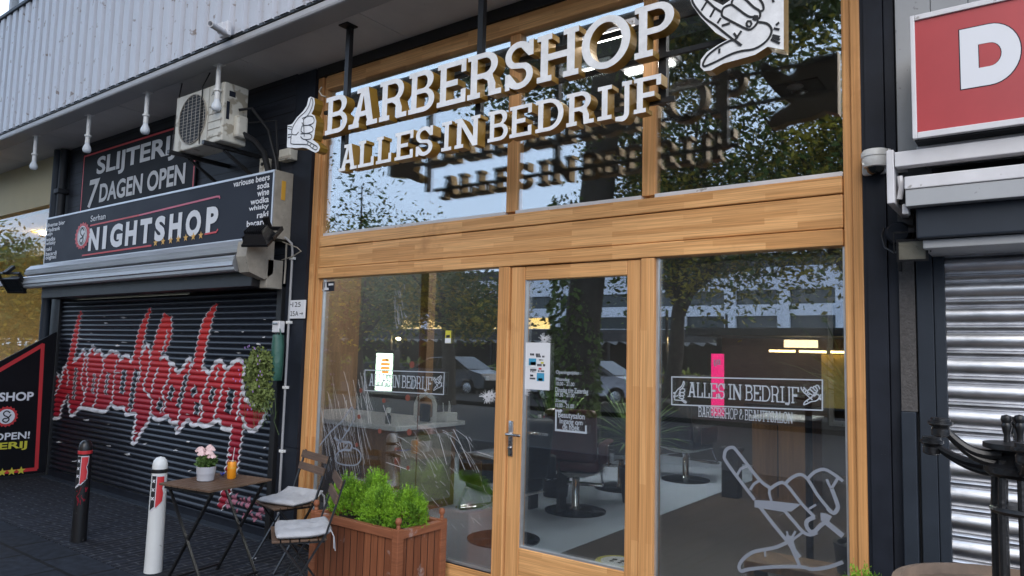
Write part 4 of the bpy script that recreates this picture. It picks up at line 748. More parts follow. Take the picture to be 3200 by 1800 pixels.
def floodlight(name, label, loc, aim, sc, lens='lens_glass'):
    t = thing(name, label, 'floodlight', loc, 0, 'floodlights on the shopfronts'); A = Vector(aim).normalized(); X = A.cross(Vector((0, 0, 1))).normalized(); Z = X.cross(A); M3 = Matrix((X, A, Z)).transposed()
    def tr(k): k.v = [tuple(M3 @ Vector(v)*sc) for v in k.v]; return k
    k = MB(); k.add([(-.10, 0, -.08), (.10, 0, -.08), (.10, 0, .08), (-.10, 0, .08), (-.07, -.07, -.05), (.07, -.07, -.05), (.07, -.07, .05), (-.07, -.07, .05)], [(3, 2, 6, 7), (2, 1, 5, 6), (1, 0, 4, 5), (0, 3, 7, 4), (4, 5, 6, 7), (0, 1, 2, 3)]); k.box(-.105, .105, -.004, .014, -.085, -.068); k.box(-.105, .105, -.004, .014, .068, .085); k.box(-.105, -.088, -.004, .014, -.068, .068); k.box(.088, .105, -.004, .014, -.068, .068); tr(k).done('housing', 'iron', t, None, True)
    k = MB(); k.box(-.088, .088, .002, .006, -.068, .068); tr(k).done('lens', lens, t, None, True)
    k = MB()
    for i in range(9): x = -.068+i*.017; k.box(x-.003, x+.003, -.095, -.06, -.05, .05)
    tr(k).done('cooling_fins', 'iron', t, None, True)
    k = MB(); k.box(-.125, -.115, -.03, .0, -.02, .13); k.box(.115, .125, -.03, .0, -.02, .13); k.box(-.125, .125, -.03, 0, .13, .14); k.box(-.02, .02, -.10, .02, .14, .17); tr(k).done('bracket', 'iron', t, None, True)
    return t
floodlight('floodlight', 'ribbed black floodlight turned down at the right end of the silver awning', tuple(V(*c2(2090, 640), 3.52)), (-.25, .55, -.75), 1.15)
floodlight('floodlight', 'flat dark floodlight below the left end of the silver awning', tuple(V(*c2(110, 1010), 3.45)), (.3, -.6, -.55), 1.25, 'car_glass')
# air conditioner
ac = thing('air_conditioner', 'grubby cream air conditioner outdoor unit on brackets under the soffit', 'air conditioner', (-6.13, 3.4, 3.42))
AX0, AX1, AY0, AY1, AZ0, AZ1 = -6.535, -5.735, 3.40, 3.64, 3.425, 3.955
k = MB(); k.box(AX0, AX1, AY0, AY1, AZ0, AZ1, .012); k.done('casing', 'cream_plastic', ac)
fx, fz, fr = AX0+.31, (AZ0+AZ1)/2+.005, .228
k = MB(); k.lathe([(fr, 0), (fr, .004), (0, .004)], (fx, AY0-.001, fz), 40, (0, -1, 0)); k.done('fan_opening', 'black_wall', ac, 30)
k = MB()
for i in range(-7, 8):
    hw = math.sqrt(max(0, fr**2-(i*.030)**2)); k.box(fx-hw, fx+hw, AY0-.0135, AY0-.0105, fz+i*.030-.0012, fz+i*.030+.0012)
for i in range(-3, 4):
    hw = math.sqrt(max(0, fr**2-(i*.068)**2)); k.box(fx+i*.068-.002, fx+i*.068+.002, AY0-.0165, AY0-.0135, fz-hw, fz+hw)
k.lathe([(fr+.004, 0), (fr+.004, .010), (fr-.002, .010), (fr-.002, 0)], (fx, AY0-.001, fz), 40, (0, -1, 0)); k.done('fan_grille', 'beige_box', ac)
k = MB(); k.lathe([(.06, 0), (.06, .003), (0, .003)], (fx, AY0-.006, fz), 20, (0, -1, 0))
k.done('fan_hub', 'black_wall', ac)
k = MB()
for i in range(5): k.box(AX0+.57, AX1-.03, AY0-.004, AY0-.001, AZ0+.05+i*.07, AZ0+.056+i*.07)
k.box(AX0+.565, AX0+.571, AY0-.003, AY0-.001, AZ0+.01, AZ1-.01); k.done('panel_groove', 'beige_box', ac)
k = MB(); fit(k, 'Air', AX0+.60, AZ1-.10, AX0+.70, AZ1-.06, lambda u, v: (u, AY0-.0015, v)); k.done('maker_mark', 'ink', ac)
k = MB(); k.box(AX1, AX1+.07, AY0+.10, AY0+.21, AZ0+.05, AZ0+.25, .02); k.done('valve_cover', 'cream_plastic', ac)
k = MB(); k.box(AX1, AX1+.0015, AY0+.05, AY0+.11, AZ1-.12, AZ1-.07); k.box(AX1, AX1+.0015, AY0+.03, AY0+.06, AZ0+.20, AZ0+.36); k.done('rating_label', 'sign_dark', ac)
for x in (AX0+.10, AX1-.12):
    k = MB(); k.box(x-.02, x+.02, AY0-.10, 3.90, AZ0-.042, AZ0-.006, .003); k.bar((x, 3.88, AZ0-.26), (x, 3.50, AZ0-.045), .024); k.done('wall_bracket', 'black_metal', ac)
k = MB(); k.tube([(AX1+.04, 3.56, AZ0+.1), (AX1+.10, 3.66, AZ0+.04), (AX1+.13, 3.74, AZ0-.05), (AX1+.12, 3.82, AZ0-.25), (AX1+.16, 3.86, AZ0-.45)], .028, 8); k.tube([(AX1+.03, 3.53, AZ0+.3), (AX1+.09, 3.62, AZ0+.33), (AX1+.16, 3.75, AZ0+.16), (AX1+.17, 3.84, AZ0-.1), (AX1+.22, 3.86, AZ0-.42)], .014, 8); k.tube([(AX1+.02, 3.60, AZ0+.2), (AX1+.2, 3.8, AZ0+.25), (AX1+.19, 3.86, AZ0-.2)], .010, 8)
k.tube([(AX0+.0, 3.44, 4.11), (AX0+.005, 3.41, 3.9), (AX0-.01, 3.39, 3.42)], .007, 6); k.tube([(AX0+.48, 3.44, 4.11), (AX0+.46, 3.39, 3.97), (AX0+.47, 3.385, 3.44)], .006, 6); k.done('pipework', 'black_metal', ac, 40)
bx = thing('sensor_box', 'little off-white sensor box on the slate pier under the left hand emblem', 'alarm box', (-5.4, 3.87, 3.3)); k = MB(); k.box(-5.50, -5.33, 3.82, 3.90, 3.30, 3.405, .008); k.done('case', 'cream_plastic', bx)
k = MB(); k.box(-5.49, -5.34, 3.813, 3.82, 3.31, 3.335, .003); k.done('vent', 'beige_box', bx)
bx = thing('switch_box', 'small pale switch box with a dark lens on the planks behind the light box', 'switch box', (-5.75, 3.87, 3.28)); k = MB(); k.box(-5.80, -5.71, 3.83, 3.90, 3.20, 3.37, .006); k.done('case', 'cream_plastic', bx); k = MB(); k.lathe([(.018, 0), (.016, .008), (0, .009)], (-5.755, 3.83, 3.31), 14, (0, -1, 0)); k.done('lens', 'ink', bx)
# side screen with shop advert
ss = thing('side_screen', 'black side panel with sloping top, red border and white and yellow capitals', 'sign', (-9.95, 3.4, 0))
k = MB(); k.v = []; lp = [(3.88, .04), (3.88, 1.775), (2.55, .92), (2.55, .04)]
k.add([(-9.955, y, z) for y, z in lp]+[(-9.99, y, z) for y, z in lp], [(0, 1, 2, 3), (7, 6, 5, 4), (0, 4, 5, 1), (1, 5, 6, 2), (2, 6, 7, 3), (3, 7, 4, 0)]); sp_ = k.done('panel', 'sign_black', ss)
xs_ = -9.953
def Xp(tr, x, y): d = ray(*tr(x, y)); p = CAM+d*(xs_/d.x); return (p.y, p.z)
class LX:
    def __init__(s): s.mb = MB(); s.k = 0
    def line(s, pts, wd): pl = stroke(pts, wd); n = len(pl)//2; x = xs_+.0003*s.k; s.k += 1; s.mb.add([(x, u, v) for u, v in pl], [(i, i+1, 2*n-2-i, 2*n-1-i) for i in range(n-1)])
    def poly(s, pts): x = xs_+.0003*s.k; s.k += 1; tr = geometry.tessellate_polygon([[Vector((u, v, 0)) for u, v in pts]]); s.mb.add([(x, u, v) for u, v in pts], [tuple(t) for t in tr])
gx = LX(); A_ = Xp(c3, 352, 455); B_ = Xp(c4, 300, 580); C_ = Xp(c3, 0, 660); sl_ = (A_[1]-C_[1])/(A_[0]-C_[0])
gx.line([(2.6, A_[1]-sl_*(A_[0]-2.6)), A_], .045); gx.line([(A_[0]-.01, A_[1]+.01), (B_[0]-.01, B_[1])], .042); gx.line([(2.6, B_[1]), B_], .04)
cc = Xp(c3, 50, 1035); gx.poly([(cc[0]+.125*(1 if i % 2 else .87)*math.cos(i*math.pi/18), cc[1]+.125*(1 if i % 2 else .87)*math.sin(i*math.pi/18)) for i in range(36)]); gx.mb.done('red_lines', 'sign_red', sp_)
gx = LX(); gx.k = 20; gx.poly([(cc[0]+.088*math.cos(a*.314), cc[1]+.088*math.sin(a*.314)) for a in range(20)]); gx.mb.done('cap_disc', 'sign_white', sp_)
gx = LX(); gx.k = 30; gx.line(smooth_path([(cc[0]+x*.78, cc[1]+z*.78) for x, z in SW], 4), .014); gx.mb.done('cap_letter', 'ink', sp_)
def sidetext(s, right, base, h, wdt, m, bold=.03):
    k = MB(); fit(k, s, right-wdt, base, right, base+h, lambda u, v: (xs_, u, v), bold=bold); k.done('sign_text', m, sp_)
e_ = Xp(c3, 268, 905); sidetext('NIGHTSHOP', e_[0], e_[1], .105, .80, 'sign_white'); e_ = Xp(c4, 238, 335); sidetext('ALWAYS OPEN!', e_[0], e_[1], .085, .95, 'sign_white', .02); e_ = Xp(c4, 215, 425); sidetext('SLIJTERIJ', e_[0], e_[1], .105, .70, 'lime_yellow')
gx = LX()
for i in range(5): c0_ = Xp(c4, 170-i*76, 578+i*9); gx.poly([(c0_[0]+.05*(1 if j % 2 == 0 else .42)*math.sin(j*math.pi/5), B_[1]+.05*(1 if j % 2 == 0 else .42)*math.cos(j*math.pi/5)) for j in range(10)])
gx.k = 0; gx.mb.v = [(v[0]+.002, v[1], v[2]) for v in gx.mb.v]; gx.mb.done('stars', 'lime_yellow', sp_)
k = MB(); k.box(-10.0, -9.945, 3.86, 3.90, 0, 1.80); k.box(-9.992, -9.95, 2.55, 3.88, .0, .04); k.done('frame', 'black_metal', ss)
# lit shop on the far left
lw_ = thing('lit_shop', 'cream shop with a big window glowing yellow from lamps inside, far left', 'shop', (-13, 4, 0))
k = MB(); k.box(-18, -10.3, 3.92, 4.06, 3.46, 4.12); k.done('header', 'cream_wall', lw_); k = MB(); k.box(-18, -10.3, 3.915, 4.05, 0, .5); k.done('plinth', 'slate_light', lw_)
k = MB(); k.box(-10.42, -10.3, 3.90, 4.06, .5, 3.46); k.box(-14.2, -14.1, 3.92, 4.05, .5, 3.46); k.box(-18, -10.42, 3.93, 4.05, 2.42, 2.50); k.done('window_frame', 'grey_render', lw_)
k = MB(); k.box(-18, -10.42, 3.98, 3.986, .5, 3.46); k.done('window_pane', 'side_glass', lw_)
k = MB(); k.box(-19, -10.2, 8, 8.1, 0, 4); k.done('back_wall', 'yellow_wall', lw_); k = MB(); k.box(-10.25, -10.2, 4.1, 8, 0, 4); k.box(-19, -18.9, 4.1, 8, 0, 4); k.done('side_wall', 'cream_wall', lw_)
k = MB(); k.box(-19, -10.2, 4.07, 8, 3.42, 3.5); k.box(-19, -10.2, 5.2, 5.8, 3.15, 3.42); k.done('ceiling', 'cream_wall', lw_); k = MB(); k.box(-19, -10.2, 4.07, 8, 0, .1); k.done('floor', 'walnut', lw_)
k = MB(); k.box(-14.5, -13.0, 7.95, 7.99, .4, 2.6); k.box(-18, -16.8, 7.95, 7.99, .4, 2.4); k.done('wall_panel', 'green_panel', lw_)
for x, y in ((-12.2, 6.4), (-14.6, 6.4), (-13.2, 4.9)):
    k = MB(); k.lathe([(.14, 0), (.14, -.03), (0, -.03)], (x, y, 3.42), 20); k.done('ceiling_lamp', 'lamp_warm', lw_)
tl_ = thing('table_lamp', 'small lit table lamp with a dark bell shade inside the yellow window', 'lamp', (-12.35, 5.0, 1.02))
q = G(*c3(128, 420), 1.42); tl_.location = (q.x*1.0, q.y, 1.05); ROOT[tl_.name] = Vector(tl_.location)
k = MB(); k.lathe([(.13, .30), (.05, .47), (.045, .47), (.12, .30)], n=18); k.done('lamp_shade', 'beige_box', tl_, 40, True); k = MB(); k.lathe([(.08, 0), (.08, .02), (.03, .05), (.07, .14), (.05, .22), (.015, .26), (.015, .34)], n=16); k.done('lamp_base', 'sign_yellow', tl_, 40, True); k = MB(); k.ball((0, 0, .34), .045); k.done('bulb', 'lamp_warm', tl_, 40, True)
ct = thing('side_table', 'low wooden cabinet under the small lamp inside the yellow window', 'cabinet', (q.x, q.y, .1)); k = MB(); k.box(q.x-.9, q.x+.5, q.y-.22, q.y+.25, .14, 1.048, .01); k.done('carcass', 'inner_wood', ct); k = MB(); k.box(q.x-.85, q.x-.23, q.y-.24, q.y-.222, .2, 1.0, .006); k.box(q.x-.2, q.x+.45, q.y-.24, q.y-.222, .2, 1.0, .006); k.done('door', 'walnut', ct); k = MB(); k.box(q.x-.9, q.x+.5, q.y-.2, q.y+.24, .1, .14); k.done('plinth', 'black_wall', ct)
# ================================================================== RIGHT-HAND SHOP
rs = thing('red_sign_shop', 'pale grey shopfront with steel roller shutter below a red sign, right edge', 'shop', (.8, 3.93, 0))
k = MB()
for i in range(9): x = -.575+i*.155; k.box(x+.0015, x+.1535, 3.90, 3.99, 2.66, 4.112, .002)
k.done('wall_panel', 'grey_render', rs)
k = MB(); k.box(-.583, 1.2, 3.94, 4.1, 0, 4.1); k.done('inner_wall', 'black_wall', rs)
k = MB(); k.box(-.583, -.516, 3.905, 4.0, 1.42, 2.45); k.done('rendered_strip', 'strip_render', rs)
k = MB(); k.box(-.583, -.522, 3.885, 4.0, 0, 1.418, .004); k.done('door_jamb', 'slate_light', rs)
k = MB(); k.box(-.508, -.44, 3.90, 4.0, 0, 2.3, .003); k.box(-.438, -.392, 3.905, 4.0, 0, 2.3, .003); k.done('shutter_guide', 'slate_light', rs)
SP2 = .118; k = MB(); prof = []; e7 = SP2/.0925
z = .03
while z < 2.36:
    prof += [(yy, z+dz*e7) for yy, dz in ((3.935, 0), (3.928, .004), (3.922, .0135), (3.928, .02), (3.9405, .024), (3.934, .03), (3.9225, .042), (3.917, .056), (3.919, .070), (3.928, .083), (3.938, .0905))]; z += SP2
n = len(prof); k.add([(-.393, y, z) for y, z in prof]+[(1.2, y, z) for y, z in prof], [(i, i+1, n+i+1, n+i) for i in range(n-1)]); k.done('roller_shutter', 'galvanised', rs, 55)
k = MB(); k.box(-.46, 1.2, 3.56, 3.9, 2.19, 2.33, .008); k.done('shutter_box', 'slate_light', rs); k = MB(); k.box(-.44, 1.2, 3.60, 3.915, 2.15, 2.188, .004); k.done('shutter_lip', 'grey_render', rs)
aw2 = thing('folded_awning', 'white awning folded in its frame under the red sign, right edge', 'awning', (.2, 3.5, 2.35))
k = MB(); k.box(-.562, -.532, 3.50, 3.90, 2.345, 2.585, .004); k.done('end_plate', 'white_metal', aw2)
k = MB(); k.box(-.529, 1.2, 3.50, 3.56, 2.505, 2.572, .004); k.box(-.45, 1.2, 3.56, 3.9, 2.575, 2.60, .004); k.done('roller_bar', 'white_metal', aw2)
k = MB(); k.box(-.492, 1.2, 3.495, 3.56, 2.40, 2.456, .004); k.done('front_bar', 'white_metal', aw2); k = MB(); k.box(-.490, 1.2, 3.50, 3.56, 2.325, 2.398, .003); k.done('valance', 'grey_render', aw2)
k = MB(); k.box(-.53, -.40, 3.60, 3.88, 2.36, 2.50); k.done('roller', 'black_wall', aw2); k = MB(); k.tube([(-.52, 3.55, 2.37), (-.51, 3.54, 2.42), (-.515, 3.54, 2.47)], .012, 8); k.box(-.51, -.485, 3.54, 3.6, 2.30, 2.345, .004); k.done('arm_joint', 'white_metal', aw2, 40)
rd = thing('red_light_box', 'red light box with a bold white letter in a pale frame, top right', 'sign', (.2, 3.45, 2.57))
k = MB(); k.box(-.444, 1.2, 3.47, 3.9, 2.60, 3.145); k.done('case', 'black_wall', rd)
k = MB(); k.box(-.45, -.432, 3.445, 3.48, 2.605, 3.152, .003); k.box(-.432, 1.2, 3.445, 3.48, 2.605, 2.632, .003); k.box(-.432, 1.2, 3.445, 3.48, 3.128, 3.152, .003); k.done('frame', 'white_metal', rd)
k = MB(); k.box(-.432, 1.2, 3.455, 3.47, 2.632, 3.128); rf = k.done('red_face', 'red_panel', rd)
def dloop(o): x0, x1, z0, z1, xc = (-.268-o, -.060+o, 2.790-o, 3.046+o, -.165); return [(x0, z0), (xc, z0)]+arc(xc, (z0+z1)/2, x1-xc, (z1-z0)/2, -90, 90, 18)+[(x0, z1)]
hole = [(-.204, 2.868), (-.165, 2.868)]+arc(-.165, 2.918, .041, .05, -90, 90, 12)+[(-.204, 2.968)]
k = MB(); k.prism([dloop(.004), [(x+(.003 if x < -.18 else -.003), z) for x, z in hole]], front(3.4545), .0005); k.done('letter_edge', 'sign_dark', rf); k = MB(); k.prism([dloop(0), hole], front(3.4535), .0008); k.done('letter', 'sign_white', rf)
k = MB(); k.prism([[(-.02, 2.79), (.20, 2.79), (.20, 2.85), (.05, 2.85), (.05, 3.046), (-.02, 3.046)]], front(3.4535), .0008); 
floodlight('floodlight', 'square floodlight with a bright reflector hanging by the steel roller shutter', (-.490, 3.66, 2.155), (.10, -.95, -.30), .60)
cab = thing('cable_box', 'round black cable box with a loop of wire on the slate pilaster', 'junction box', (-.61, 3.85, 2.25)); k = MB(); k.lathe([(.055, 0), (.055, .04), (.045, .05), (0, .05)], (-.575, 3.90, 2.27), 20, (0, -1, 0)); k.done('case', 'slate_paint', cab, 40); k = MB(); k.tube([(-.635, 3.87, 2.30), (-.645, 3.86, 2.26), (-.63, 3.84, 2.20), (-.59, 3.82, 2.17), (-.53, 3.78, 2.17), (-.49, 3.74, 2.18)], .005, 6); k.box(-.575, -.56, 3.83, 3.86, 2.08, 2.20, .003); k.done('cable', 'black_metal', cab, 40)
# dome cameras
dc = thing('dome_camera', 'white dome camera on the slate pilaster beside the folded awning', 'security camera', (-.665, 3.85, 2.60))
k = MB(); k.box(-.735, -.60, 3.885, 3.916, 2.575, 2.70, .02); k.done('back_plate', 'white_plastic', dc, 40); k = MB(); k.lathe([(0, .085), (.055, .083), (.064, .07), (.064, .05), (.060, .045), (.060, .02), (.052, .0), (.045, -.003), (0, -.003)], (-.665, 3.845, 2.60), 28); k.done('housing', 'white_plastic', dc, 35); k = MB(); k.lathe([(.043, 0), (.036, -.022), (.02, -.036), (0, -.04)], (-.665, 3.845, 2.60), 20); k.done('dome', 'car_glass', dc, 60)
dc = thing('dome_camera', 'cream dome camera on the ceiling behind the upper right pane', 'security camera', (-.99, 4.30, 3.6)); cx = V(*c6(2250, 150), 4.30)
k = MB(); k.lathe([(.055, .075), (.055, .02), (.045, 0), (0, 0)], (cx.x, 4.30, cx.z+.01), 22); k.lathe([(.02, 0), (.02, .4)], (cx.x, 4.3, cx.z+.07), 10); k.done('housing', 'white_plastic', dc, 40); k = MB(); k.lathe([(.042, 0), (.034, -.025), (0, -.042)], (cx.x, 4.30, cx.z+.01), 18); k.done('dome', 'car_glass', dc, 60)
# ================================================================== PAVEMENT FURNITURE
def bollard(name, label, loc, body, capm, ringm, ztop, ra):
    t = thing(name, label, 'bollard', loc, 0, 'street bollards'); h = ztop
    k = MB(); k.lathe([(ra*1.10, 0), (ra*1.06, .12), (ra, .5), (ra*.93, h-.115)], n=28); k.done('post', body, t, 40, True)
    k = MB(); k.lathe([(ra*.99, h-.115), (ra*1.01, h-.112), (ra*1.01, h-.09), (ra*.97, h-.088)], n=28); k.done('ring', ringm, t, 40, True)
    k = MB(); k.lathe([(ra*.93, h-.09), (ra*.93, h-.06), (ra*.82, h-.03), (ra*.5, h-.008), (0, h)], n=28); k.done('cap', capm, t, 50, True); return t, h
def badge(t, h, ra, ang, flip):
    # coat of arms wrapped round the post: red shield half with white edge and three crosses
    def W(u, v, off): a = ang+u/ra; r = ra*(.93+.07*(h-.115-v)/(h-.6))+off; return (r*math.cos(a), r*math.sin(a), v)
    def patch(pts, off, name, m, par):
        k = MB(); zz = [p[1] for p in pts]; N = 16; lo, hi = min(zz), max(zz)
        for i in range(N):
            za = lo+(hi-lo)*i/N; zb = lo+(hi-lo)*(i+1)/N; zm = (za+zb)/2; X = []
            for p, q in zip(pts, pts[1:]+pts[:1]):
                if (p[1] > zm) != (q[1] > zm):
                    s = (q[0]-p[0])/(q[1]-p[1]); X.append((p[0]+s*(zm-p[1]), p[0]+s*(za-p[1]), p[0]+s*(zb-p[1])))
            X.sort()
            for a, b in zip(X[::2], X[1::2]): k.add([W(a[0]+(b[0]-a[0])*j/5*1.0, (zm), off) if False else W(a[1]+(b[1]-a[1])*j/5, za, off) for j in range(6)]+[W(a[2]+(b[2]-a[2])*j/5, zb, off) for j in range(6)], [(j, j+1, 7+j, 6+j) for j in range(5)])
        return k.done(name, m, par, 60, True)
    b = h-.13; par = patch([(-.052, b), (.050, b), (.048, b-.05), (.036, b-.09), (.046, b-.13), (.040, b-.19), (.0, b-.235), (-.052, b-.265)], .0012, 'coat_of_arms', 'paint_white' if flip else 'paint_white', t)
    patch([(-.050, b-.004), (-.014, b-.004), (-.016, b-.22), (-.050, b-.25)], .0022, 'black_pale', 'ink', par); patch([(-.008, b-.008), (.044, b-.008), (.042, b-.05), (.030, b-.09), (.040, b-.13), (.034, b-.185), (.0, b-.222), (-.010, b-.226)], .0022, 'red_field', 'sign_red', par)
    for i in range(3):
        z0 = b-.04-.062*i; s = .013
        patch([(-.032-s, z0+s-.005), (-.032-s+.005, z0+s), (-.032+s, z0-s+.005), (-.032+s-.005, z0-s)], .0030, 'cross_bar', 'paint_white', par); patch([(-.032+s-.005, z0+s), (-.032+s, z0+s-.005), (-.032-s+.005, z0-s), (-.032-s, z0-s+.005)], .0033, 'cross_bar', 'paint_white', par)
W_ = G(*c4(1230, 1425)); RW = .056; W_ = W_*(1+RW/W_.length); zt = V(*c4(1247, 470), W_.y).z
tw, hw_ = bollard('bollard', 'white bollard with black ring and red coat of arms beside the slatted table', (W_.x, W_.y, 0), 'bollard_white', 'bollard_white', 'black_metal', zt, RW)
badge(tw, hw_, RW, math.atan2(-W_.y, -W_.x)-.10, 1)
B_2 = G(*c4(598, 1172)); zt2 = V(*c4(625, 342), B_2.y).z
tb, hb = bollard('bollard', 'chipped black bollard with red ring and red coat of arms before the graffiti', (B_2.x-.02, B_2.y+.04, 0), 'bollard_black', 'bollard_black', 'sign_red', zt2, .055)
badge(tb, hb, .055, math.atan2(-B_2.y, -B_2.x)-.25, 1)
gq = random.Random(4); k = MB(); LX_ = []
for i in range(14): a = math.atan2(-B_2.y, -B_2.x)+gq.uniform(-.7, .5); z = hb-.42+gq.uniform(-.09, .06); a2 = a+gq.uniform(-.4, .4); z2 = z+gq.uniform(-.05, .05); k.bar((.0585*math.cos(a), .0585*math.sin(a), z), (.0585*math.cos(a2), .0585*math.sin(a2), z2), .0035)
k.done('scrawl', 'paint_red', tb, None, True)
# folding table
TZ = .70; TC = Vector((-4.735, 2.935, 0)); TR = R(9.5); TWX, TWY = .50, .545
tt = thing('folding_table', 'folding bistro table with brown slatted top and thin black crossed legs', 'table', TC, TR)
k = MB(); nsl = 8
for i in range(nsl): a = -TWX/2+i*TWX/nsl; k.box(a+.003, a+TWX/nsl-.003, -TWY/2, TWY/2, TZ-.016, TZ, .003)
k.done('tabletop', 'walnut', tt, None, True)
k = MB(); k.box(-TWX/2+.02, TWX/2-.02, -TWY/2+.03, -TWY/2+.055, TZ-.04, TZ-.017); k.box(-TWX/2+.02, TWX/2-.02, TWY/2-.055, TWY/2-.03, TZ-.04, TZ-.017); k.done('under_frame', 'black_metal', tt, None, True)
for s, yo in ((-1, -.222), (1, .222)):
    k = MB(); k.bar((-.205, yo, TZ-.03), (.215, yo, .0), .019, .010); k.done('leg', 'black_metal', tt, None, True); k = MB(); k.bar((.205, yo+.013, TZ-.03), (-.215, yo+.013, .0), .024, .012); k.done('leg', 'black_metal', tt, None, True)
k = MB(); k.bar((-.185, -.222, .05), (-.185, .235, .05), .013); k.done('stretcher', 'black_metal', tt, None, True); k = MB(); k.bar((.195, -.222, .05), (.195, .235, .05), .013); k.done('stretcher', 'black_metal', tt, None, True)
# things on the table
pc = G(*c4(1653, 685), TZ); pc = pc*(1+.05/pc.length); pc.z = TZ
pt = thing('flower_pot', 'grey round pot of pale pink flowers on the slatted table', 'plant', pc); PH = V(*c4(1650, 555), pc.y).z-TZ
k = MB(); k.lathe([(.048, 0), (.056, .006), (.060, PH*.48), (.0605, PH*.49), (.062, PH*.5), (.066, PH), (.061, PH), (.060, PH-.012), (0, PH-.012)], n=32); k.done('pot', 'pot_grey', pt, 35, True)
v, f = foliage(420, (0, 0, PH+.035), (.075, .075, .05), .035, 1.6, .2, seed=4); k = MB(); k.add(v, f); k.done('leaves', 'leaf_green', pt, None, True)
k = MB(); fq = random.Random(9)
HEADS = [(-.062, -.02, .105), (-.018, -.035, .112), (.03, .01, .118), (.058, -.02, .10), (-.02, .03, .12), (.068, -.005, .075), (.01, -.045, .09)]
for hx_, hy_, hz_ in HEADS: k.tube([(hx_*.4, hy_*.4, PH), (hx_*.8, hy_*.8, PH+hz_*.6), (hx_, hy_, PH+hz_-.012)], .0025, 5)
k.done('stems', 'stem_green', pt, None, True)
for hx_, hy_, hz_ in HEADS:
    k = MB()
    for ring, (rr_, up2, nn, sz) in enumerate(((.008, .016, 4, .018), (.016, .010, 6, .022), (.024, .0, 8, .026))):
        for j in range(nn):
            a = j*2*math.pi/nn+ring*.5+fq.random()*.3; c = Vector((hx_+rr_*math.cos(a), hy_+rr_*math.sin(a), PH+hz_+up2)); o = Vector((math.cos(a), math.sin(a), .3)).normalized(); t_ = Vector((-math.sin(a), math.cos(a), 0)); u_ = Vector((-.35*math.cos(a), -.35*math.sin(a), 1)).normalized()
            k.add([c-u_*sz*.5, c-u_*sz*.2+t_*sz*.55+o*.004, c+u_*sz*.45+t_*sz*.3, c+u_*sz*.55, c+u_*sz*.45-t_*sz*.3, c-u_*sz*.2-t_*sz*.55+o*.004], [(0, 1, 2, 3, 4, 5)])
    k.done('flower', 'petal_pink', pt, 60, True)
cc_ = G(*c4(1861, 664), TZ); cc_ = cc_*(1+.03/cc_.length); cc_.z = TZ; ch = V(*c4(1865, 515), cc_.y).z-TZ; cr = .031
cn = thing('drink_can', 'tall orange drink can with a straw on the slatted table', 'can', cc_); k = MB(); k.lathe([(cr*.8, 0), (cr, .01), (cr, ch-.014), (cr*.86, ch-.002)], n=26); k.done('body', 'can_orange', cn, 40, True)
k = MB(); k.lathe([(cr*.88, ch-.003), (cr*.88, ch), (cr*.8, ch), (cr*.78, ch-.005), (0, ch-.005)], n=26); k.done('lid', 'steel', cn, 40, True); k = MB(); k.tube([(.004, 0, ch-.01), (.012, .006, ch+.095)], .0028, 6); k.done('straw', 'sign_grey', cn, None, True)
k = MB(); a0 = math.atan2(-cc_.y, -cc_.x)
vs_, fs_ = text_mesh('soda', .02); aa = np.array(vs_); lo_ = aa.min(0); sz_ = aa.max(0)-lo_
k.add([((cr+.0008)*math.cos(a0-.9+(x-lo_[0])/sz_[0]*1.0), (cr+.0008)*math.sin(a0-.9+(x-lo_[0])/sz_[0]*1.0), ch*.62+(y-lo_[1])/sz_[1]*.014) for x, y in vs_], fs_)
k = MB(); k.lathe([(cr+.0006, ch*.60), (cr+.0006, ch*.66)], n=26); k.done('label_band', 'sign_yellow', cn, 40, True)
pn = G(*c4(1780, 640), TZ); pe = thing('pen', 'blue pen lying on the slatted table behind the orange can', 'pen', (pn.x, pn.y, TZ)); k = MB(); k.tube([(-.055, .03, .012), (.02, -.0, .014), (.05, -.012, .03)], [.006, .008, .007], 8); k.done('barrel', 'pen_blue', pe, 40, True); k = MB(); k.tube([(-.055, .03, .012), (-.075, .038, .011)], [.006, .001], 8); k.done('tip', 'sign_white', pe, 40, True)
# chairs (built facing -y)
def chair(label, loc, rot, W=.44):
    t = thing('folding_chair', label, 'chair', loc, rot, 'folding chairs by the planter'); h = W/2; SZ = .465
    k = MB()
    for i in range(6): a = -.02+i*.056; k.box(-h+.02, h-.02, a, a+.048, SZ-.014, SZ, .003)
    k.done('seat', 'walnut', t, None, True)
    k = MB()
    for s in (-1, 1): k.box(s*(h-.05)-.008, s*(h-.05)+.008, .0, .30, SZ-.03, SZ-.0145)
    k.done('seat_frame', 'black_metal', t, None, True)
    for s in (-1, 1):
        x = s*(h-.012); k = MB(); k.bar((x, .0, 0), (x, .30, SZ+.03), .022, .010); k.bar((x, .30, SZ+.03), (x, .40, .82), .022, .010); k.done('back_leg_rail', 'black_metal', t, None, True)
    for s in (-1, 1):
        x = s*(h-.032); k = MB(); k.bar((x, .03, SZ-.02), (x, .37, 0), .024, .011); k.done('leg', 'black_metal', t, None, True)
    k = MB(); k.bar((-h+.012, .10, .155), (h-.012, .10, .155), .013); k.bar((-h+.03, .285, .11), (h-.03, .285, .11), .013); k.done('stretcher', 'black_metal', t, None, True)
    for z, y in ((.70, .362), (.79, .383)):
        k = MB(); Mx = Matrix.Rotation(R(-14), 3, 'X'); k.obox((0, y-.008, z), (W, .014, .058), Mx, .003); k.done('back_slat', 'walnut', t, None, True)
    return t
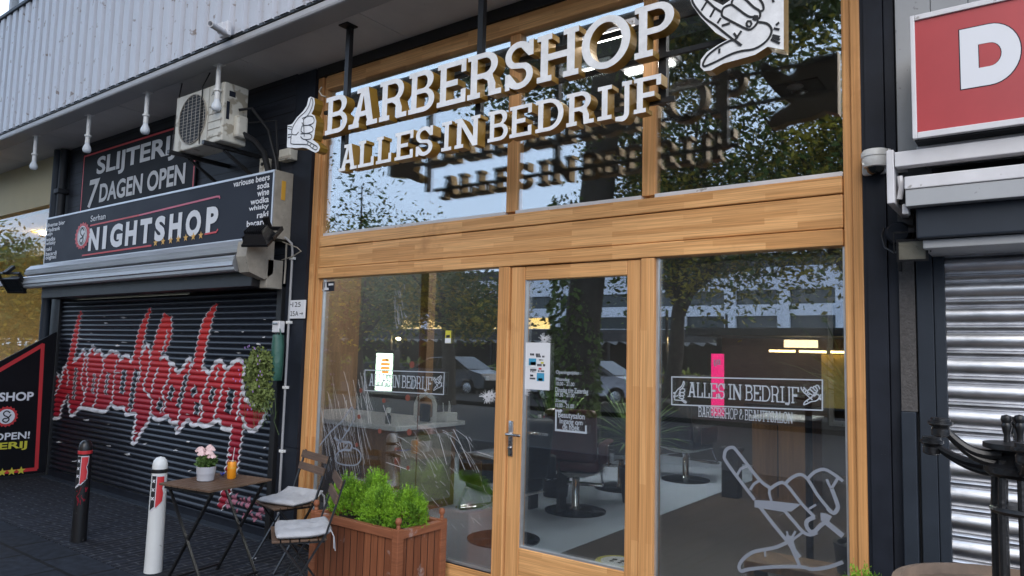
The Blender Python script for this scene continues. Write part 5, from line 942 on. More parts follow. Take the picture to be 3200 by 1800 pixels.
def cushion(label, loc, rot, sx, sy, sd, lift=0, ties=((.17, .16),)):
    t = thing('seat_cushion', label, 'cushion', loc, rot, 'pale cushions on the folding chairs'); bm = bmesh.new(); bmesh.ops.create_grid(bm, x_segments=22, y_segments=22, size=.5); N = MB()
    g_ = random.Random(sd); vs = []; b = []
    for v in bm.verts:
        x, y = v.co.x*2, v.co.y*2; e = max(abs(x), abs(y)); th = .026*(1-e**4)**.6+.004; th *= 1-.45*math.exp(-((abs(x)-.38)**2+(abs(y)-.38)**2)*22); w = .006*math.sin(5*x+3*y+sd)+.005*math.sin(9*y-4*x)
        px, py = x*sx/2*(1-.04*y*y), y*sy/2*(1-.04*x*x); z = lift*max(0, y)**2
        vs.append((px, py, .022+th+w*(1-e)+z)); b.append((px, py, .020-.75*th*(1-.0)+z if e < .98 else .020+z))
    b = [(p[0], p[1], max(p[2], .001+lift*max(0, p[1]/sy*2)**2)) for p in b]
    bm.faces.ensure_lookup_table(); fs = [[v.index for v in f.verts] for f in bm.faces]; bm.free(); n = len(vs); per = [i for i in range(n)]
    N.add(vs+b, fs+[[n+i for i in reversed(f)] for f in fs]); ed = {}
    for f in fs:
        for a, c in zip(f, f[1:]+f[:1]): ed[(a, c)] = 1
    N.f += [(a, n+a, n+c, c)[::-1] for a, c in ed if (c, a) not in ed]; N.m += [0]*(len(N.f)-len(N.m)); N.done('pad', 'cushion', t, 70, True)
    for x, y in ties:
        k = MB(); k.tube([(x, y, .03+lift*.8), (x+.02, y+.02, -.01+lift*.8), (x+.018, y+.03, -.09+lift*.6)], .0035, 5); k.tube([(x, y, .03+lift*.8), (x+.03, y+.015, 0+lift*.8), (x+.034, y+.02, -.07+lift*.6)], .0035, 5); k.done('tie', 'cushion', t, None, True)
    return t
ch1 = (Vector((-5.02, 3.42, 0))+Vector((-4.565, 3.31, 0)))/2; ch1r = math.atan2(-.22, .975); chair('folding chair with its cushion askew, standing by the slate pier', (ch1.x+.0, ch1.y+.02, 0), ch1r)
def onchair(o, r, x, y, z): return (o[0]+x*math.cos(r)-y*math.sin(r), o[1]+x*math.sin(r)+y*math.cos(r), z)
cushion('pale grey seat cushion lying askew on the chair by the slate pier', onchair((ch1.x, ch1.y+.02), ch1r, .03, .18, .466), ch1r+R(24), .37, .34, 1, .05, ((.17, .14),))
ch2 = (Vector((-4.19, 3.0, 0))+Vector((-3.82, 2.79, 0)))/2; ch2r = math.atan2(-.56, .83); chair('folding chair with its cushion square, standing against the wooden planter', (ch2.x, ch2.y+.01, 0), ch2r)
cushion('plump pale grey seat cushion on the chair against the wooden planter', onchair((ch2.x, ch2.y+.01), ch2r, .01, .17, .466), ch2r, .40, .34, 2, .02, ((.18, .16),))
# planter
PZ = .50; pl_ = thing('wooden_planter', 'reddish slatted wooden planter with ball finials under the left shop window', 'planter', (-3.80, 3.55, 0))
QX0, QX1, QY0, QY1 = -4.27, -3.40, 3.40, 3.86
k = MB(); k.box(QX0+.05, QX1-.05, QY0+.012, QY0+.035, .03, PZ-.07); pf = k.done('slatted_side', 'redwood', pl_); k = MB(); k.box(QX1-.035, QX1-.012, QY0+.05, QY1-.05, .03, PZ-.07); k.done('slatted_side', 'redwood', pl_); k = MB(); k.box(QX0+.012, QX0+.035, QY0+.05, QY1-.05, .03, PZ-.07); k.done('slatted_side', 'redwood', pl_); k = MB(); k.box(QX0+.05, QX1-.05, QY1-.035, QY1-.012, .03, PZ-.07); k.done('slatted_side', 'redwood', pl_)
k = MB(); k.box(QX0+.04, QX1-.04, QY0-.004, QY0+.042, PZ-.069, PZ-.015, .004); k.box(QX0+.04, QX1-.04, QY1-.042, QY1+.004, PZ-.069, PZ-.015, .004); k.box(QX1-.042, QX1+.004, QY0+.045, QY1-.045, PZ-.069, PZ-.015, .004); k.box(QX0-.004, QX0+.042, QY0+.045, QY1-.045, PZ-.069, PZ-.015, .004); k.done('top_rail', 'redwood_trim', pl_)
for x, y in ((QX0+.022, QY0+.022), (QX1-.022, QY0+.022), (QX0+.022, QY1-.022), (QX1-.022, QY1-.022)):
    k = MB(); k.box(x-.028, x+.028, y-.028, y+.028, 0, PZ-.005, .005); q_ = k.done('corner_post', 'redwood_trim', pl_); k = MB(); k.lathe([(.012, -.006), (.014, .012), (.010, .018), (.019, .03), (.022, .045), (.016, .062), (0, .068)], (x, y, PZ), 16); k.done('finial', 'redwood_trim', q_, 50)
k = MB(); k.box(QX0+.03, QX1-.03, QY0+.03, QY1-.03, .1, PZ-.06); k.done('soil', 'soil', pl_)
def shrub(label, c, r, n, sd, group='lime green conifers', lift=0):
    t = thing('dwarf_conifer', label, 'shrub', c, 0, group); g_ = np.random.default_rng(sd); k = MB(); VS = []; nb = 0
    for i in range(n):                       # feathery upright sprays
        d = g_.normal(size=3); d[2] = abs(d[2])*1.1+.15; d /= np.linalg.norm(d); rad = (.72+.28*g_.random())*(1+.10*math.sin(5*math.atan2(d[1], d[0])+sd)+.07*math.sin(9*d[2]+sd*2))
        tip = np.array([d[0]*r[0], d[1]*r[1], d[2]*r[2]])*rad; base = tip*.74; ax = tip-base; ax = ax/np.linalg.norm(ax)*.8+np.array([0, 0, .35])+g_.normal(size=3)*.3; ax /= np.linalg.norm(ax)
        for j in range(9):
            s = j/8; c_ = base+(tip-base)*s; a = ax+g_.normal(size=3)*.45; a /= np.linalg.norm(a); b_ = np.cross(a, g_.normal(size=3)); b_ /= np.linalg.norm(b_); l = .021*(1-.35*s)*(.7+.6*g_.random()); h = .0036
            VS += [c_-b_*h, c_+a*l*.5-b_*h*.9, c_+a*l, c_+a*l*.5+b_*h*.9]; nb += 1
    k.add(VS, [(4*i, 4*i+1, 4*i+2, 4*i+3) for i in range(nb)]); k.m = [1 if (mnoise.noise(Vector(VS[4*i])*14+Vector((sd, 0, 0))) < -.12) else 0 for i in range(nb)]; k.done('foliage', ['leaf_lime', 'leaf_lime_dark'], t, None, True)
    k = MB(); k.tube([(0, 0, -.04), (.005, 0, .1), (0, .01, .2)], [.012, .01, .004], 6); k.done('stem', 'bark', t, None, True); return t
for i, (px_, py_, zz, r_, lb_) in enumerate(((470, 700, .30, (.19, .15, .31), 'lime green dwarf conifer at the chair end of the planter, behind the back slats'), (700, 705, .3, (.175, .15, .34), 'tallest lime green dwarf conifer in the middle of the planter, by the window'), (735, 860, .2, (.165, .13, .27), 'low lime green dwarf conifer at the front edge of the planter'), (960, 770, .3, (.175, .15, .30), 'lime green dwarf conifer at the door end of the planter'))):
    x = (-4.16, -3.92, -3.74, -3.545)[i]; y = (3.64, 3.68, 3.56, 3.63)[i]; shrub(lb_, (x, y, PZ-.06), r_, 1250, 11+i)
shrub('lime green shrub tip at the foot of the slate pilaster, bottom edge', (-.665, 3.40, .52), (.12, .12, .27), 380, 31, 'lime green conifers')
pp2 = thing('tapered_planter', 'dark tapered planter under the shrub by the slate pilaster', 'planter', (-.665, 3.40, 0)); k = MB(); k.lathe([(.10, 0), (.15, .50), (.16, .50), (.16, .53), (.14, .53), (.13, .48), (0, .48)], n=28); k.done('pot', 'slate_paint', pp2, 35, True)
k = MB(); k.lathe([(.13, .485), (0, .492)], n=20); k.done('soil', 'soil', pp2, None, True)
# hanging flowers
fb = thing('hanging_flower_bag', 'green plastic flower bag with trailing leaves and violet blooms on the shutter rail', 'plant', (-5.33, 3.76, 1.5))
k = MB(); bg_ = [(.03, 1.75), (.05, 1.66), (.055, 1.52), (.05, 1.42), (.03, 1.36)]; VS = []
for z, (w_, zz) in enumerate(bg_):
    for j in range(14): a = j*2*math.pi/14; VS.append((-5.315+w_*math.cos(a)*(1+.1*math.sin(3*a+z)), 3.79+.055*math.sin(a), zz))
k.add(VS, [(i*14+j, i*14+(j+1) % 14, (i+1)*14+(j+1) % 14, (i+1)*14+j) for i in range(4) for j in range(14)]+[tuple(range(56, 70))]); k.tube([(-5.36, 3.80, 1.73), (-5.33, 3.81, 1.80), (-5.29, 3.80, 1.73)], .006, 6); k.done('bag', 'bag_green', fb, 60)
def hang(c, g_): c[:, 0] -= .05*np.maximum(0, 1.45-c[:, 2]); return c
v, f = foliage(1700, (-5.42, 3.68, 1.42), (.17, .10, .24), .032, 1.7, .1, seed=6, up=-.2); v2, f2 = foliage(800, (-5.35, 3.67, 1.23), (.16, .09, .14), .030, 1.7, .1, seed=8, up=-.4); k = MB(); k.add(v, f); k.add(v2, f2); k.done('leaves', 'leaf_basket', fb)
k = MB(); sq = random.Random(2)
for i in range(26): x = -5.37+sq.uniform(-.16, .17); y = 3.69+sq.uniform(-.06, .06); z = sq.uniform(1.1, 1.3); k.tube([(x, y, z), (x+sq.uniform(-.03, .04), y-.01, z-.08), (x+sq.uniform(-.05, .06), y, z-sq.uniform(.12, .22))], .0016, 4)
k.done('trailing_stems', 'stem_green', fb)
for i in range(26):
    a = sq.uniform(0, 6.28); cx_ = -5.43+.17*math.cos(a)*sq.uniform(.6, 1.05); cz_ = 1.38+.27*math.sin(a); cy_ = 3.60-sq.uniform(-.03, .03); k = MB(); o = Vector((cx_, cy_, cz_))
    for j in range(5): b_ = j*1.257+a; k.add([o, o+Vector((.006*math.cos(b_-.5), -.004, .006*math.sin(b_-.5))), o+Vector((.0125*math.cos(b_), -.003, .0125*math.sin(b_))), o+Vector((.006*math.cos(b_+.5), -.004, .006*math.sin(b_+.5)))], [(0, 1, 2, 3)])
    k.done('flower', 'petal_violet', fb)
kb = thing('key_switch', 'small grey key switch on the black shutter rail above the flower bag', 'switch', (-5.36, 3.85, 1.81)); k = MB(); k.box(-5.43, -5.33, 3.80, 3.86, 1.77, 1.87, .006); k.done('case', 'white_metal', kb); k = MB(); k.box(-5.415, -5.345, 3.79, 3.80, 1.84, 1.855, .002); k.done('hood', 'steel', kb)
# barrel and wrought iron stand
BC = Vector((-.12, 2.80, 0)); BZ = .95
ba = thing('barrel', 'weathered wooden barrel top at the bottom right corner', 'barrel', BC); br_ = .335
k = MB(); k.lathe([(.30, 0), (.36, .30), (.375, .48), (.36, .68), (br_, BZ-.006), (br_-.028, BZ), (br_-.03, BZ-.035), (0, BZ-.03)], n=48); k.done('staves', 'barrel_wood', ba, 40, True)
for z in (.10, .30, .66, .86): rz = .30+.075*math.sin(math.pi*z/BZ); k = MB(); k.lathe([(rz+.002, z-.02), (rz+.008, z-.018), (rz+.008, z+.018), (rz+.002, z+.02)], n=48); k.done('hoop', 'iron', ba, 40, True)
ir = thing('iron_stand', 'black wrought iron stand of curved arms with cups on the barrel', 'candelabra', (-.085, 2.74, BZ-.035))
IX, IY = -.085, 2.74
k = MB(); k.lathe([(.10, 0), (.10, .02), (.05, .035), (.03, .05)], (IX, IY, BZ-.033), 24); k.done('foot', 'iron', ir, 40)
for j in range(8): a = j*math.pi/4; k = MB(); k.tube([(IX+.075*math.cos(a), IY+.075*math.sin(a), BZ-.02), (IX+.072*math.cos(a), IY+.072*math.sin(a), 1.23), (IX+.066*math.cos(a), IY+.066*math.sin(a), 1.36)], .0115, 8); k.done('upright', 'iron', ir, 40)
k = MB(); k.lathe([(.085, 0), (.10, .012), (.10, .03), (.075, .04), (.05, .07), (.10, .085), (.10, .10), (0, .105)], (IX, IY, 1.31), 24); k.lathe([(.082, 0), (.09, .01), (.082, .02)], (IX, IY, 1.20), 24); k.done('collar', 'iron', ir, 40)
def arm(tip, root, cups=True):
    t_ = Vector(tip); r_ = Vector(root); d_ = t_-r_; pts = []
    for i in range(11): s = i/10; pts.append(r_+Vector((d_.x*s, d_.y*s, d_.z*(s**2.3)-.01*math.sin(math.pi*s))))
    k = MB(); k.tube(pts, [.017-.005*i/10 for i in range(11)], 8); k.tube([p+Vector((0, 0, -.028*(1-i/10))) for i, p in enumerate(pts)], [.013-.004*i/10 for i in range(11)], 8); k.lathe([(.014, -.04), (.027, -.034), (.027, -.014), (.022, -.009), (.036, .0), (.036, .009), (.028, .010), (.028, .02), (0, .018)], t_, 18); k.done('arm', 'iron', ir, 40)
t1 = V(*b8(762, 200), 2.70); t2 = V(*b8(690, 352), 2.84); s1 = V(*b8(1303, 130), 2.74); s2 = V(*b8(1412, 130), 2.74)
arm((t1.x, t1.y, t1.z), (IX-.05, IY-.02, 1.375)); arm((t2.x, t2.y, t2.z), (IX-.05, IY+.04, 1.335)); arm((IX+.20, IY-.05, t1.z), (IX+.05, IY-.02, 1.375)); arm((IX+.24, IY+.06, t2.z), (IX+.05, IY+.03, 1.335)); arm((IX+.02, IY-.26, t1.z-.04), (IX, IY-.06, 1.36)); arm((IX-.02, IY+.26, t1.z), (IX, IY+.06, 1.37))
for q_ in (s1, s2): k = MB(); k.lathe([(.011, 1.40-q_.z), (.008, -.06), (.012, -.045), (.015, -.03), (.012, -.022), (.016, -.012), (.013, 0), (0, .004)], (q_.x, IY, q_.z), 12); k.done('candle_holder', 'iron', ir, 40)
# ================================================================== INSIDE THE SALON
def barber_chair(label, loc, rot, m='oxblood'):
    t = thing('barber_chair', label, 'barber chair', loc, rot, 'barber chairs in the salon')
    k = MB(); k.lathe([(.30, 0), (.30, .012), (.26, .022), (.06, .03)], n=40); k.done('base_disc', 'black_gloss', t, 40, True)
    k = MB(); k.lathe([(.06, .028), (.045, .05), (.038, .06), (.038, .32), (.05, .33), (.05, .36)], n=20); k.done('column', 'chrome', t, 40, True)
    k = MB(); k.box(-.26, .26, -.25, .22, .40, .54, .05); k.done('seat', m, t, 50, True); k = MB(); M3 = Matrix.Rotation(R(-10), 3, 'X'); k.obox((0, .27, .76), (.50, .11, .50), M3, .045); k.done('backrest', m, t, 50, True)
    for s in (-1, 1): k = MB(); k.box(s*.30-.045, s*.30+.045, -.20, .26, .50, .70, .03); k.done('armrest', m, t, 50, True); k = MB(); k.box(s*.348-.004, s*.348+.004, -.15, .2, .48, .68, .003); k.done('side_panel', 'chrome', t, None, True)
    k = MB(); k.add([(-.25, -.24, .40), (.25, -.24, .40), (.25, .22, .40), (-.25, .22, .40), (-.1, -.1, .345), (.1, -.1, .345), (.1, .1, .345), (-.1, .1, .345)], [(0, 1, 5, 4), (1, 2, 6, 5), (2, 3, 7, 6), (3, 0, 4, 7), (4, 5, 6, 7)]); k.done('seat_pan', 'white_plastic', t, None, True)
    k = MB(); k.tube([(-.2, -.26, .42), (-.2, -.42, .2), (.2, -.42, .2), (.2, -.26, .42)], .014, 8); k.box(-.2, .2, -.47, -.38, .18, .20, .004); k.done('footrest', 'chrome', t, 40, True); k = MB(); k.tube([(.04, .02, .33), (.28, .1, .29)], .009, 6); k.done('lever', 'chrome', t, 40, True); return t
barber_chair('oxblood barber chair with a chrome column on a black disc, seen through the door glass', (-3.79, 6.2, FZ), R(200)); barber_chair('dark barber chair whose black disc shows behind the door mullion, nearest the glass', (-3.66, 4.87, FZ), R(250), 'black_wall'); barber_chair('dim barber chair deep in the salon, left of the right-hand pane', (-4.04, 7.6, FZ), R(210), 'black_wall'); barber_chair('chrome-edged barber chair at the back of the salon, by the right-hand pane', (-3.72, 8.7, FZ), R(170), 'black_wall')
cnt = thing('reception_counter', 'wooden reception counter with a white top behind the cracked pane', 'counter', (-5.6, 5.2, FZ))
k = MB(); k.box(-6.6, -4.86, 4.78, 5.62, FZ, .90, .005); k.done('front', 'inner_wood', cnt); k = MB(); k.box(-6.65, -4.80, 4.72, 5.69, .905, .95, .006); k.done('top', 'counter_white', cnt); k = MB(); k.box(-4.858, -4.85, 4.85, 5.55, .2, .84, .003); k.done('side_panel', 'beige_box', cnt)
CT = .951
vs = thing('white_arch', 'white arch-shaped stand on the reception counter', 'stand', (-4.98, 5.30, CT)); k = MB(); k.tube([(-5.07, 5.25, CT), (-5.07, 5.25, 1.12), (-5.05, 5.26, 1.18), (-4.99, 5.3, 1.22), (-4.93, 5.34, 1.18), (-4.91, 5.35, 1.12), (-4.91, 5.35, CT)], .022, 10); k.done('frame', 'white_plastic', vs, 40); k = MB(); k.box(-5.05, -4.93, 5.28, 5.32, CT, 1.12, .01); k.done('panel', 'black_gloss', vs)
vs = thing('tool_box', 'white box of combs and shears on the right end of the counter', 'box', (-4.88, 5.50, CT)); k = MB(); k.box(-4.96, -4.81, 5.42, 5.58, CT, 1.035, .006); k.done('box', 'white_plastic', vs); k = MB(); k.tube([(-4.90, 5.47, 1.03), (-4.91, 5.47, 1.13)], .006, 6); k.tube([(-4.86, 5.5, 1.03), (-4.855, 5.5, 1.15), (-4.845, 5.5, 1.12), (-4.84, 5.5, 1.03)], .006, 6); k.done('tools', 'white_plastic', vs)
vs = thing('soap_pump', 'white pump bottle on the left end of the counter', 'bottle', (-5.05, 4.86, CT)); k = MB(); k.lathe([(.026, 0), (.028, .01), (.028, .07), (.012, .085), (.012, .10)], (-5.05, 4.86, CT), 16); k.done('bottle', 'black_gloss', vs, 40); k = MB(); k.lathe([(.02, .10), (.024, .14), (.015, .15), (0, .15)], (-5.05, 4.86, CT), 16); k.done('cap', 'white_plastic', vs, 40)
for i, (dx_, m, hh) in enumerate(((0, 'white_plastic', .17), (.07, 'sign_red', .2), (.14, 'white_plastic', .16), (.21, 'white_plastic', .19))):
    o = thing('hair_product', ('white bottle with a slim neck standing left of the red one behind the door mullion', 'red bottle with white cap standing on the salon shelf behind the door mullion', 'short white bottle standing just right of the red one on the salon shelf', 'white bottle standing farthest right on the salon shelf behind the mullion')[i], 'bottle', (-4.10+dx_, 6.0, .87), 0, 'bottles on the salon shelf'); k = MB(); k.lathe([(.026, 0), (.028, .01), (.028, hh*.75), (.016, hh*.85)], n=14); k.done('bottle', m, o, 40, True); k = MB(); k.lathe([(.018, hh*.85), (.018, hh), (0, hh)], n=14); k.done('cap', 'white_plastic', o, 40, True)
sh_ = thing('salon_shelf', 'slim dark shelf unit carrying bottles behind the door mullion', 'shelf', (-4.0, 6.05, FZ)); k = MB(); k.box(-4.2, -3.8, 5.92, 6.1, .845, .868, .004); k.done('shelf', 'dark_inner', sh_); k = MB(); k.box(-4.18, -4.15, 5.95, 6.08, FZ, .845); k.box(-3.85, -3.82, 5.95, 6.08, FZ, .845); k.done('leg', 'dark_inner', sh_)
for i, (x, y, lb_) in enumerate(((-6.0, 4.60, 'upright oak post inside the cracked pane, left of the counter'), (-5.62, 5.95, 'upright oak post inside the cracked pane, behind the counter'), (-4.55, 6.0, 'upright oak post inside the cracked pane, next to the yellow sticker'))):
    o = thing('oak_post', lb_, 'post', (x, y, FZ), 0, 'oak posts inside the salon'); k = MB(); k.box(-.06, .06, -.06, .06, 0, CZ-FZ-.01, .006); k.done('shaft', 'inner_wood', o, None, True); k = MB(); k.box(-.075, .075, -.075, .075, 0, .08, .004); k.done('foot', 'inner_wood', o, None, True)
dk = thing('reception_desk', 'tan wooden cabinet deep in the salon behind the right-hand pane', 'cabinet', (-2.3, 8, FZ)); k = MB(); k.box(-2.64, -2.08, 7.95, 8.6, FZ, 1.0, .006); k.done('carcass', 'inner_wood', dk); k = MB(); k.box(-2.66, -2.06, 7.93, 8.62, 1.003, 1.03, .004); k.done('top', 'counter_white', dk); k = MB(); k.box(-2.37, -2.36, 7.942, 7.95, .2, .95); k.done('door_gap', 'black_wall', dk)
o = thing('dark_pillar', 'square black pillar left of the tan cabinet inside the salon', 'pillar', (-2.9, 8, FZ)); k = MB(); k.box(-2.98, -2.80, 7.95, 8.1, FZ, .62, .004); k.done('shaft', 'dark_inner', o); k = MB(); k.box(-3.0, -2.78, 7.93, 8.12, .62, .66, .004); k.done('cap', 'black_wall', o)
o = thing('coat_stand', 'slender black coat stand inside the right-hand pane, crossing the big hand drawing', 'coat stand', (-1.44, 5.58, FZ)); k = MB(); k.tube([(-1.44, 5.58, FZ), (-1.44, 5.58, 1.42)], .026, 12); k.done('pole', 'black_gloss', o, 40); k = MB(); k.lathe([(.19, 0), (.19, .012), (.04, .03)], (-1.44, 5.58, FZ), 28); k.done('foot', 'black_gloss', o, 40); k = MB()
for j in range(4): a = j*1.57+.4; k.tube([(-1.44, 5.58, 1.36), (-1.44+.09*math.cos(a), 5.58+.09*math.sin(a), 1.37), (-1.44+.11*math.cos(a), 5.58+.11*math.sin(a), 1.42)], .008, 6)
k.done('hook', 'black_gloss', o, 40)
o = thing('bench', 'low tan wooden bench inside the foot of the right-hand pane', 'bench', (-1.3, 5.15, FZ)); k = MB(); k.box(-1.72, -.75, 5.0, 5.35, .24, .29, .004); k.done('seat', 'inner_wood', o); k = MB(); k.box(-1.70, -1.66, 5.02, 5.33, FZ, .24); k.box(-.80, -.76, 5.02, 5.33, FZ, .24); k.done('leg', 'inner_wood', o)
o = thing('tall_mirror', 'tall mirror in a pale frame at the right edge inside the salon', 'mirror', (-.95, 5.9, FZ)); q = V(*d4(1580, 1180), 5.9); k = MB(); a_ = V(*d4(1565, 470), 5.9); k.box(q.x-.02, q.x+.015, 5.88, 5.92, 1.2, a_.z); k.box(q.x+.016, q.x+.42, 5.88, 5.92, a_.z-.03, a_.z); k.box(q.x-.02, q.x+.42, 5.88, 5.92, 1.16, 1.199); k.done('frame', 'white_metal', o); k = MB(); k.box(q.x+.016, q.x+.40, 5.895, 5.91, 1.2, a_.z-.03); k.done('glass', 'black_gloss', o)
def palm(label, loc, n, ln, sd, m='leaf_green', z0=.45):
    t = thing('spiky_plant', label, 'plant', loc); g_ = random.Random(sd); k = MB()
    for i in range(n):
        a = g_.uniform(0, 6.28); e = g_.uniform(.2, 1.35); l = ln*g_.uniform(.7, 1.1); d = Vector((math.cos(a)*math.cos(e), math.sin(a)*math.cos(e), math.sin(e))); sd_ = d.cross(Vector((0, 0, 1))).normalized(); P0 = Vector((0, 0, z0)); pts = [P0+d*l*s-Vector((0, 0, .35*l*s*s*math.cos(e))) for s in (0, .33, .66, 1)]; w_ = [.016, .02, .014, .001]
        VS = []
        for p, ww in zip(pts, w_): VS += [p-sd_*ww, p+sd_*ww]
        k.add(VS, [(0, 1, 3, 2), (2, 3, 5, 4), (4, 5, 7, 6)])
    k.done('leaves', m, t, None, True); k = MB(); k.lathe([(.13, 0), (.17, .34), (.175, .36), (.15, .36), (.14, .33), (0, .33)], n=24); k.tube([(0, 0, .3), (.01, 0, z0)], .03, 8); k.done('pot', 'dark_inner', t, 40, True); return t
palm('spiky green plant inside the right edge of the right-hand pane', (-1.02, 5.2, FZ), 40, .75, 3, 'leaf_green', 1.25); palm('bushy dark plant behind the barber chair seen through the door', (-3.55, 7.0, FZ), 110, .85, 5, 'leaf_green', .6); palm('bushy plant behind the door glass by the left stile', (-4.35, 6.7, FZ), 100, .8, 7, 'leaf_green', .6)
fs_ = thing('floor_sticker', 'round yellow and white floor sticker with footprints behind the door glass', 'sticker', (-2.68, 4.9, FZ)); k = MB(); k.lathe([(.165, .0), (.165, .003), (0, .003)], (-2.64, 4.93, FZ+.001), 36); k.done('border', 'lime_yellow', fs_); k = MB(); k.lathe([(.125, .0), (.125, .002), (0, .002)], (-2.64, 4.93, FZ+.0045), 36); k.done('disc', 'poster', fs_); k = MB()
for dx_ in (-.035, .035): k.lathe([(.022, .0), (.022, .0015), (0, .0015)], (-2.64+dx_, 4.95, FZ+.007), 14); k.lathe([(.016, .0), (.016, .0015), (0, .0015)], (-2.64+dx_, 4.90, FZ+.007), 14)
k.done('footprint', 'ink', fs_)
for i, (px_, py_) in enumerate(((2040, 700), (970, 930))):
    q = G(*c6(px_, py_), CZ); o = thing('downlight', ('square black twin downlight behind the upper right pane', 'square black downlight beside the upper right mullion')[i], 'light fixture', (q.x, q.y, CZ), 0, 'downlights in the salon ceiling'); k = MB(); k.box(-.17, .17, -.13, .13, -.012, -.001, .003); k.done('plate', 'black_metal', o, None, True)
    for s in (-1, 1): k = MB(); k.lathe([(.055, -.013), (.058, -.02), (.045, -.021), (.03, -.016), (0, -.015)], (s*.0, s*.06, 0), 18); k.done('lamp', 'steel', o, 40, True)
q = G(*c6(350, 575), CZ-.05); o = thing('tube_light', 'lit fluorescent tube fitting on the salon ceiling behind the big letters', 'light fixture', (q.x, q.y, CZ), 0, 'tube lights in the salon'); k = MB(); k.box(-.20, .20, -.05, .05, -.045, -.002, .005); k.done('housing', 'white_metal', o, None, True); k = MB(); k.tube([(-.17, 0, -.062), (.17, 0, -.062)], .015, 10); k.done('tube', 'lamp_tube_dim', o, 40, True)
q2_ = G(*c6(520, 290), CZ-.05); dup(o, (q2_.x, q2_.y, CZ), 'lit fluorescent tube fitting seen through the last round letter of the sign', 0)
for i, (x, y, lb_) in enumerate(((-3.6, 7.6, 'added unseen tube light on the lower ceiling over the door-side chairs'), (-1.9, 7.6, 'added unseen tube light on the lower ceiling over the tan cabinet'), (-3.0, 8.2, 'added unseen tube light at the very back of the salon'), (-5.6, 7.2, 'added unseen tube light on the lower ceiling behind the counter'))):  # extra tubes added out of sight to brighten the salon
    o = thing('tube_light', lb_, 'light fixture', (x, y, 3.1), R(90), 'tube lights in the salon'); k = MB(); k.box(-.62, .62, -.05, .05, -.045, -.002, .005); k.done('housing', 'white_metal', o, None, True); k = MB(); k.tube([(-.58, 0, -.062), (.58, 0, -.062)], .015, 10); k.done('tube', 'lamp_fill', o, 40, True)
# ================================================================== ACROSS THE STREET (seen in the panes)
MY = 2*GY
def mir(px, py, Yv): p = V(px, py, Yv); return Vector((p.x, MY-Yv, p.z))
def tree(label, x, y, h, trunk_r, crown, n, sd, mats=('leaf_tree', 'leaf_tree_lamplit'), gold=.25, leaf=.20, ivy=0, lean=0, nb=10):  # gold: share of leaf clusters coloured as if lamplit
    t = thing('street_tree', label, 'tree', (x, y, 0), 0, 'street trees across the road'); g_ = random.Random(sd); gn = np.random.default_rng(sd); k = MB(); zc, rx, rz = crown; fork = max(1.9, zc-rz*.9)
    k.tube([(0, 0, -.1), (.02, 0, .4), (.05+lean*fork*.6, .02, fork*.6), (lean*fork, .05, fork), (.1+lean*zc, .0, zc)], [trunk_r*1.35, trunk_r, trunk_r*.9, trunk_r*.8, trunk_r*.35], 12); ends = []
    for i in range(nb):
        a = i*.7+g_.uniform(0, .5); st = Vector((lean*fork, .03, fork+g_.uniform(-.3, .6)*min(1, rz*.3))); e = Vector((lean*zc+math.cos(a)*rx*g_.uniform(.5, .95), math.sin(a)*rx*g_.uniform(.5, .95), zc+rz*g_.uniform(-.64, .8))); md = (st+e)/2+Vector((0, 0, .12*rz)); k.tube([st, md, e], [trunk_r*.45, trunk_r*.25, .02], 7); ends += [e, md, (md+e)/2]
        for j in range(2): e2 = md+Vector((g_.uniform(-1, 1)*rx*.5, g_.uniform(-1, 1)*rx*.5, g_.uniform(-.2, .7)*rz*.6)); k.tube([md, (md+e2)/2+Vector((0, 0, .1)), e2], [trunk_r*.2, trunk_r*.12, .012], 5); ends.append(e2)
    k.done('trunk', 'bark', t, 50, True); VS = []; FS = []; MI = []
    C = np.array([list(p) for p in ends]); idx = gn.integers(0, len(C), n); c = C[idx]+gn.normal(size=(n, 3))*np.array([rx, rx, rz])*.17
    a = gn.normal(size=(n, 3)); a[:, 2] = a[:, 2]*.6-.25; a /= np.linalg.norm(a, axis=1)[:, None]; b = np.cross(a, gn.normal(size=(n, 3))); b /= np.linalg.norm(b, axis=1)[:, None]; s = leaf*(.5+.9*gn.random(n))[:, None]
    v = np.stack([c-a*s*.5, c+b*s*.22, c+a*s*.5, c-b*s*.22], 1).reshape(-1, 3); k = MB(); k.add(v, [(4*i, 4*i+1, 4*i+2, 4*i+3) for i in range(n)]); k.m = [1 if (idx[i]*7919 % 100)/100 < gold else 0 for i in range(n)]; k.done('crown', list(mats), t, None, True)
    if ivy:
        m = 2600; th = gn.random(m)*6.283; zz = gn.random(m)**1.2*ivy; rr2 = trunk_r*(1.05+.45*gn.random(m)); c = np.stack([rr2*np.cos(th), rr2*np.sin(th), zz], 1); a = np.stack([np.cos(th), np.sin(th), -.9+0*th], 1)+gn.normal(size=(m, 3))*.4; a /= np.linalg.norm(a, axis=1)[:, None]; b = np.cross(a, gn.normal(size=(m, 3))); b /= np.linalg.norm(b, axis=1)[:, None]; s = .17*(.6+.8*gn.random(m))[:, None]
        k = MB(); k.add(np.stack([c-a*s*.4, c+b*s*.3, c+a*s*.6, c-b*s*.3], 1).reshape(-1, 3), [(4*i, 4*i+1, 4*i+2, 4*i+3) for i in range(m)]); k.done('ivy', 'leaf_tree', t, None, True)
    return t
TA = G(1790, 1297); tree('thick ivy-clad tree reflected in the door glass', TA.x, MY-TA.y, 12, .50, (12.9, 10.5, 2.5), 46000, 21, gold=.1, leaf=.34, ivy=6.0, lean=.10, nb=26)
TB = G(2090, 1292); tree('spreading tree reflected in the right-hand pane', TB.x, MY-TB.y, 9, .24, (6.7, 3.6, 4.2), 25000, 22, gold=.25, leaf=.18, nb=22, lean=.10)
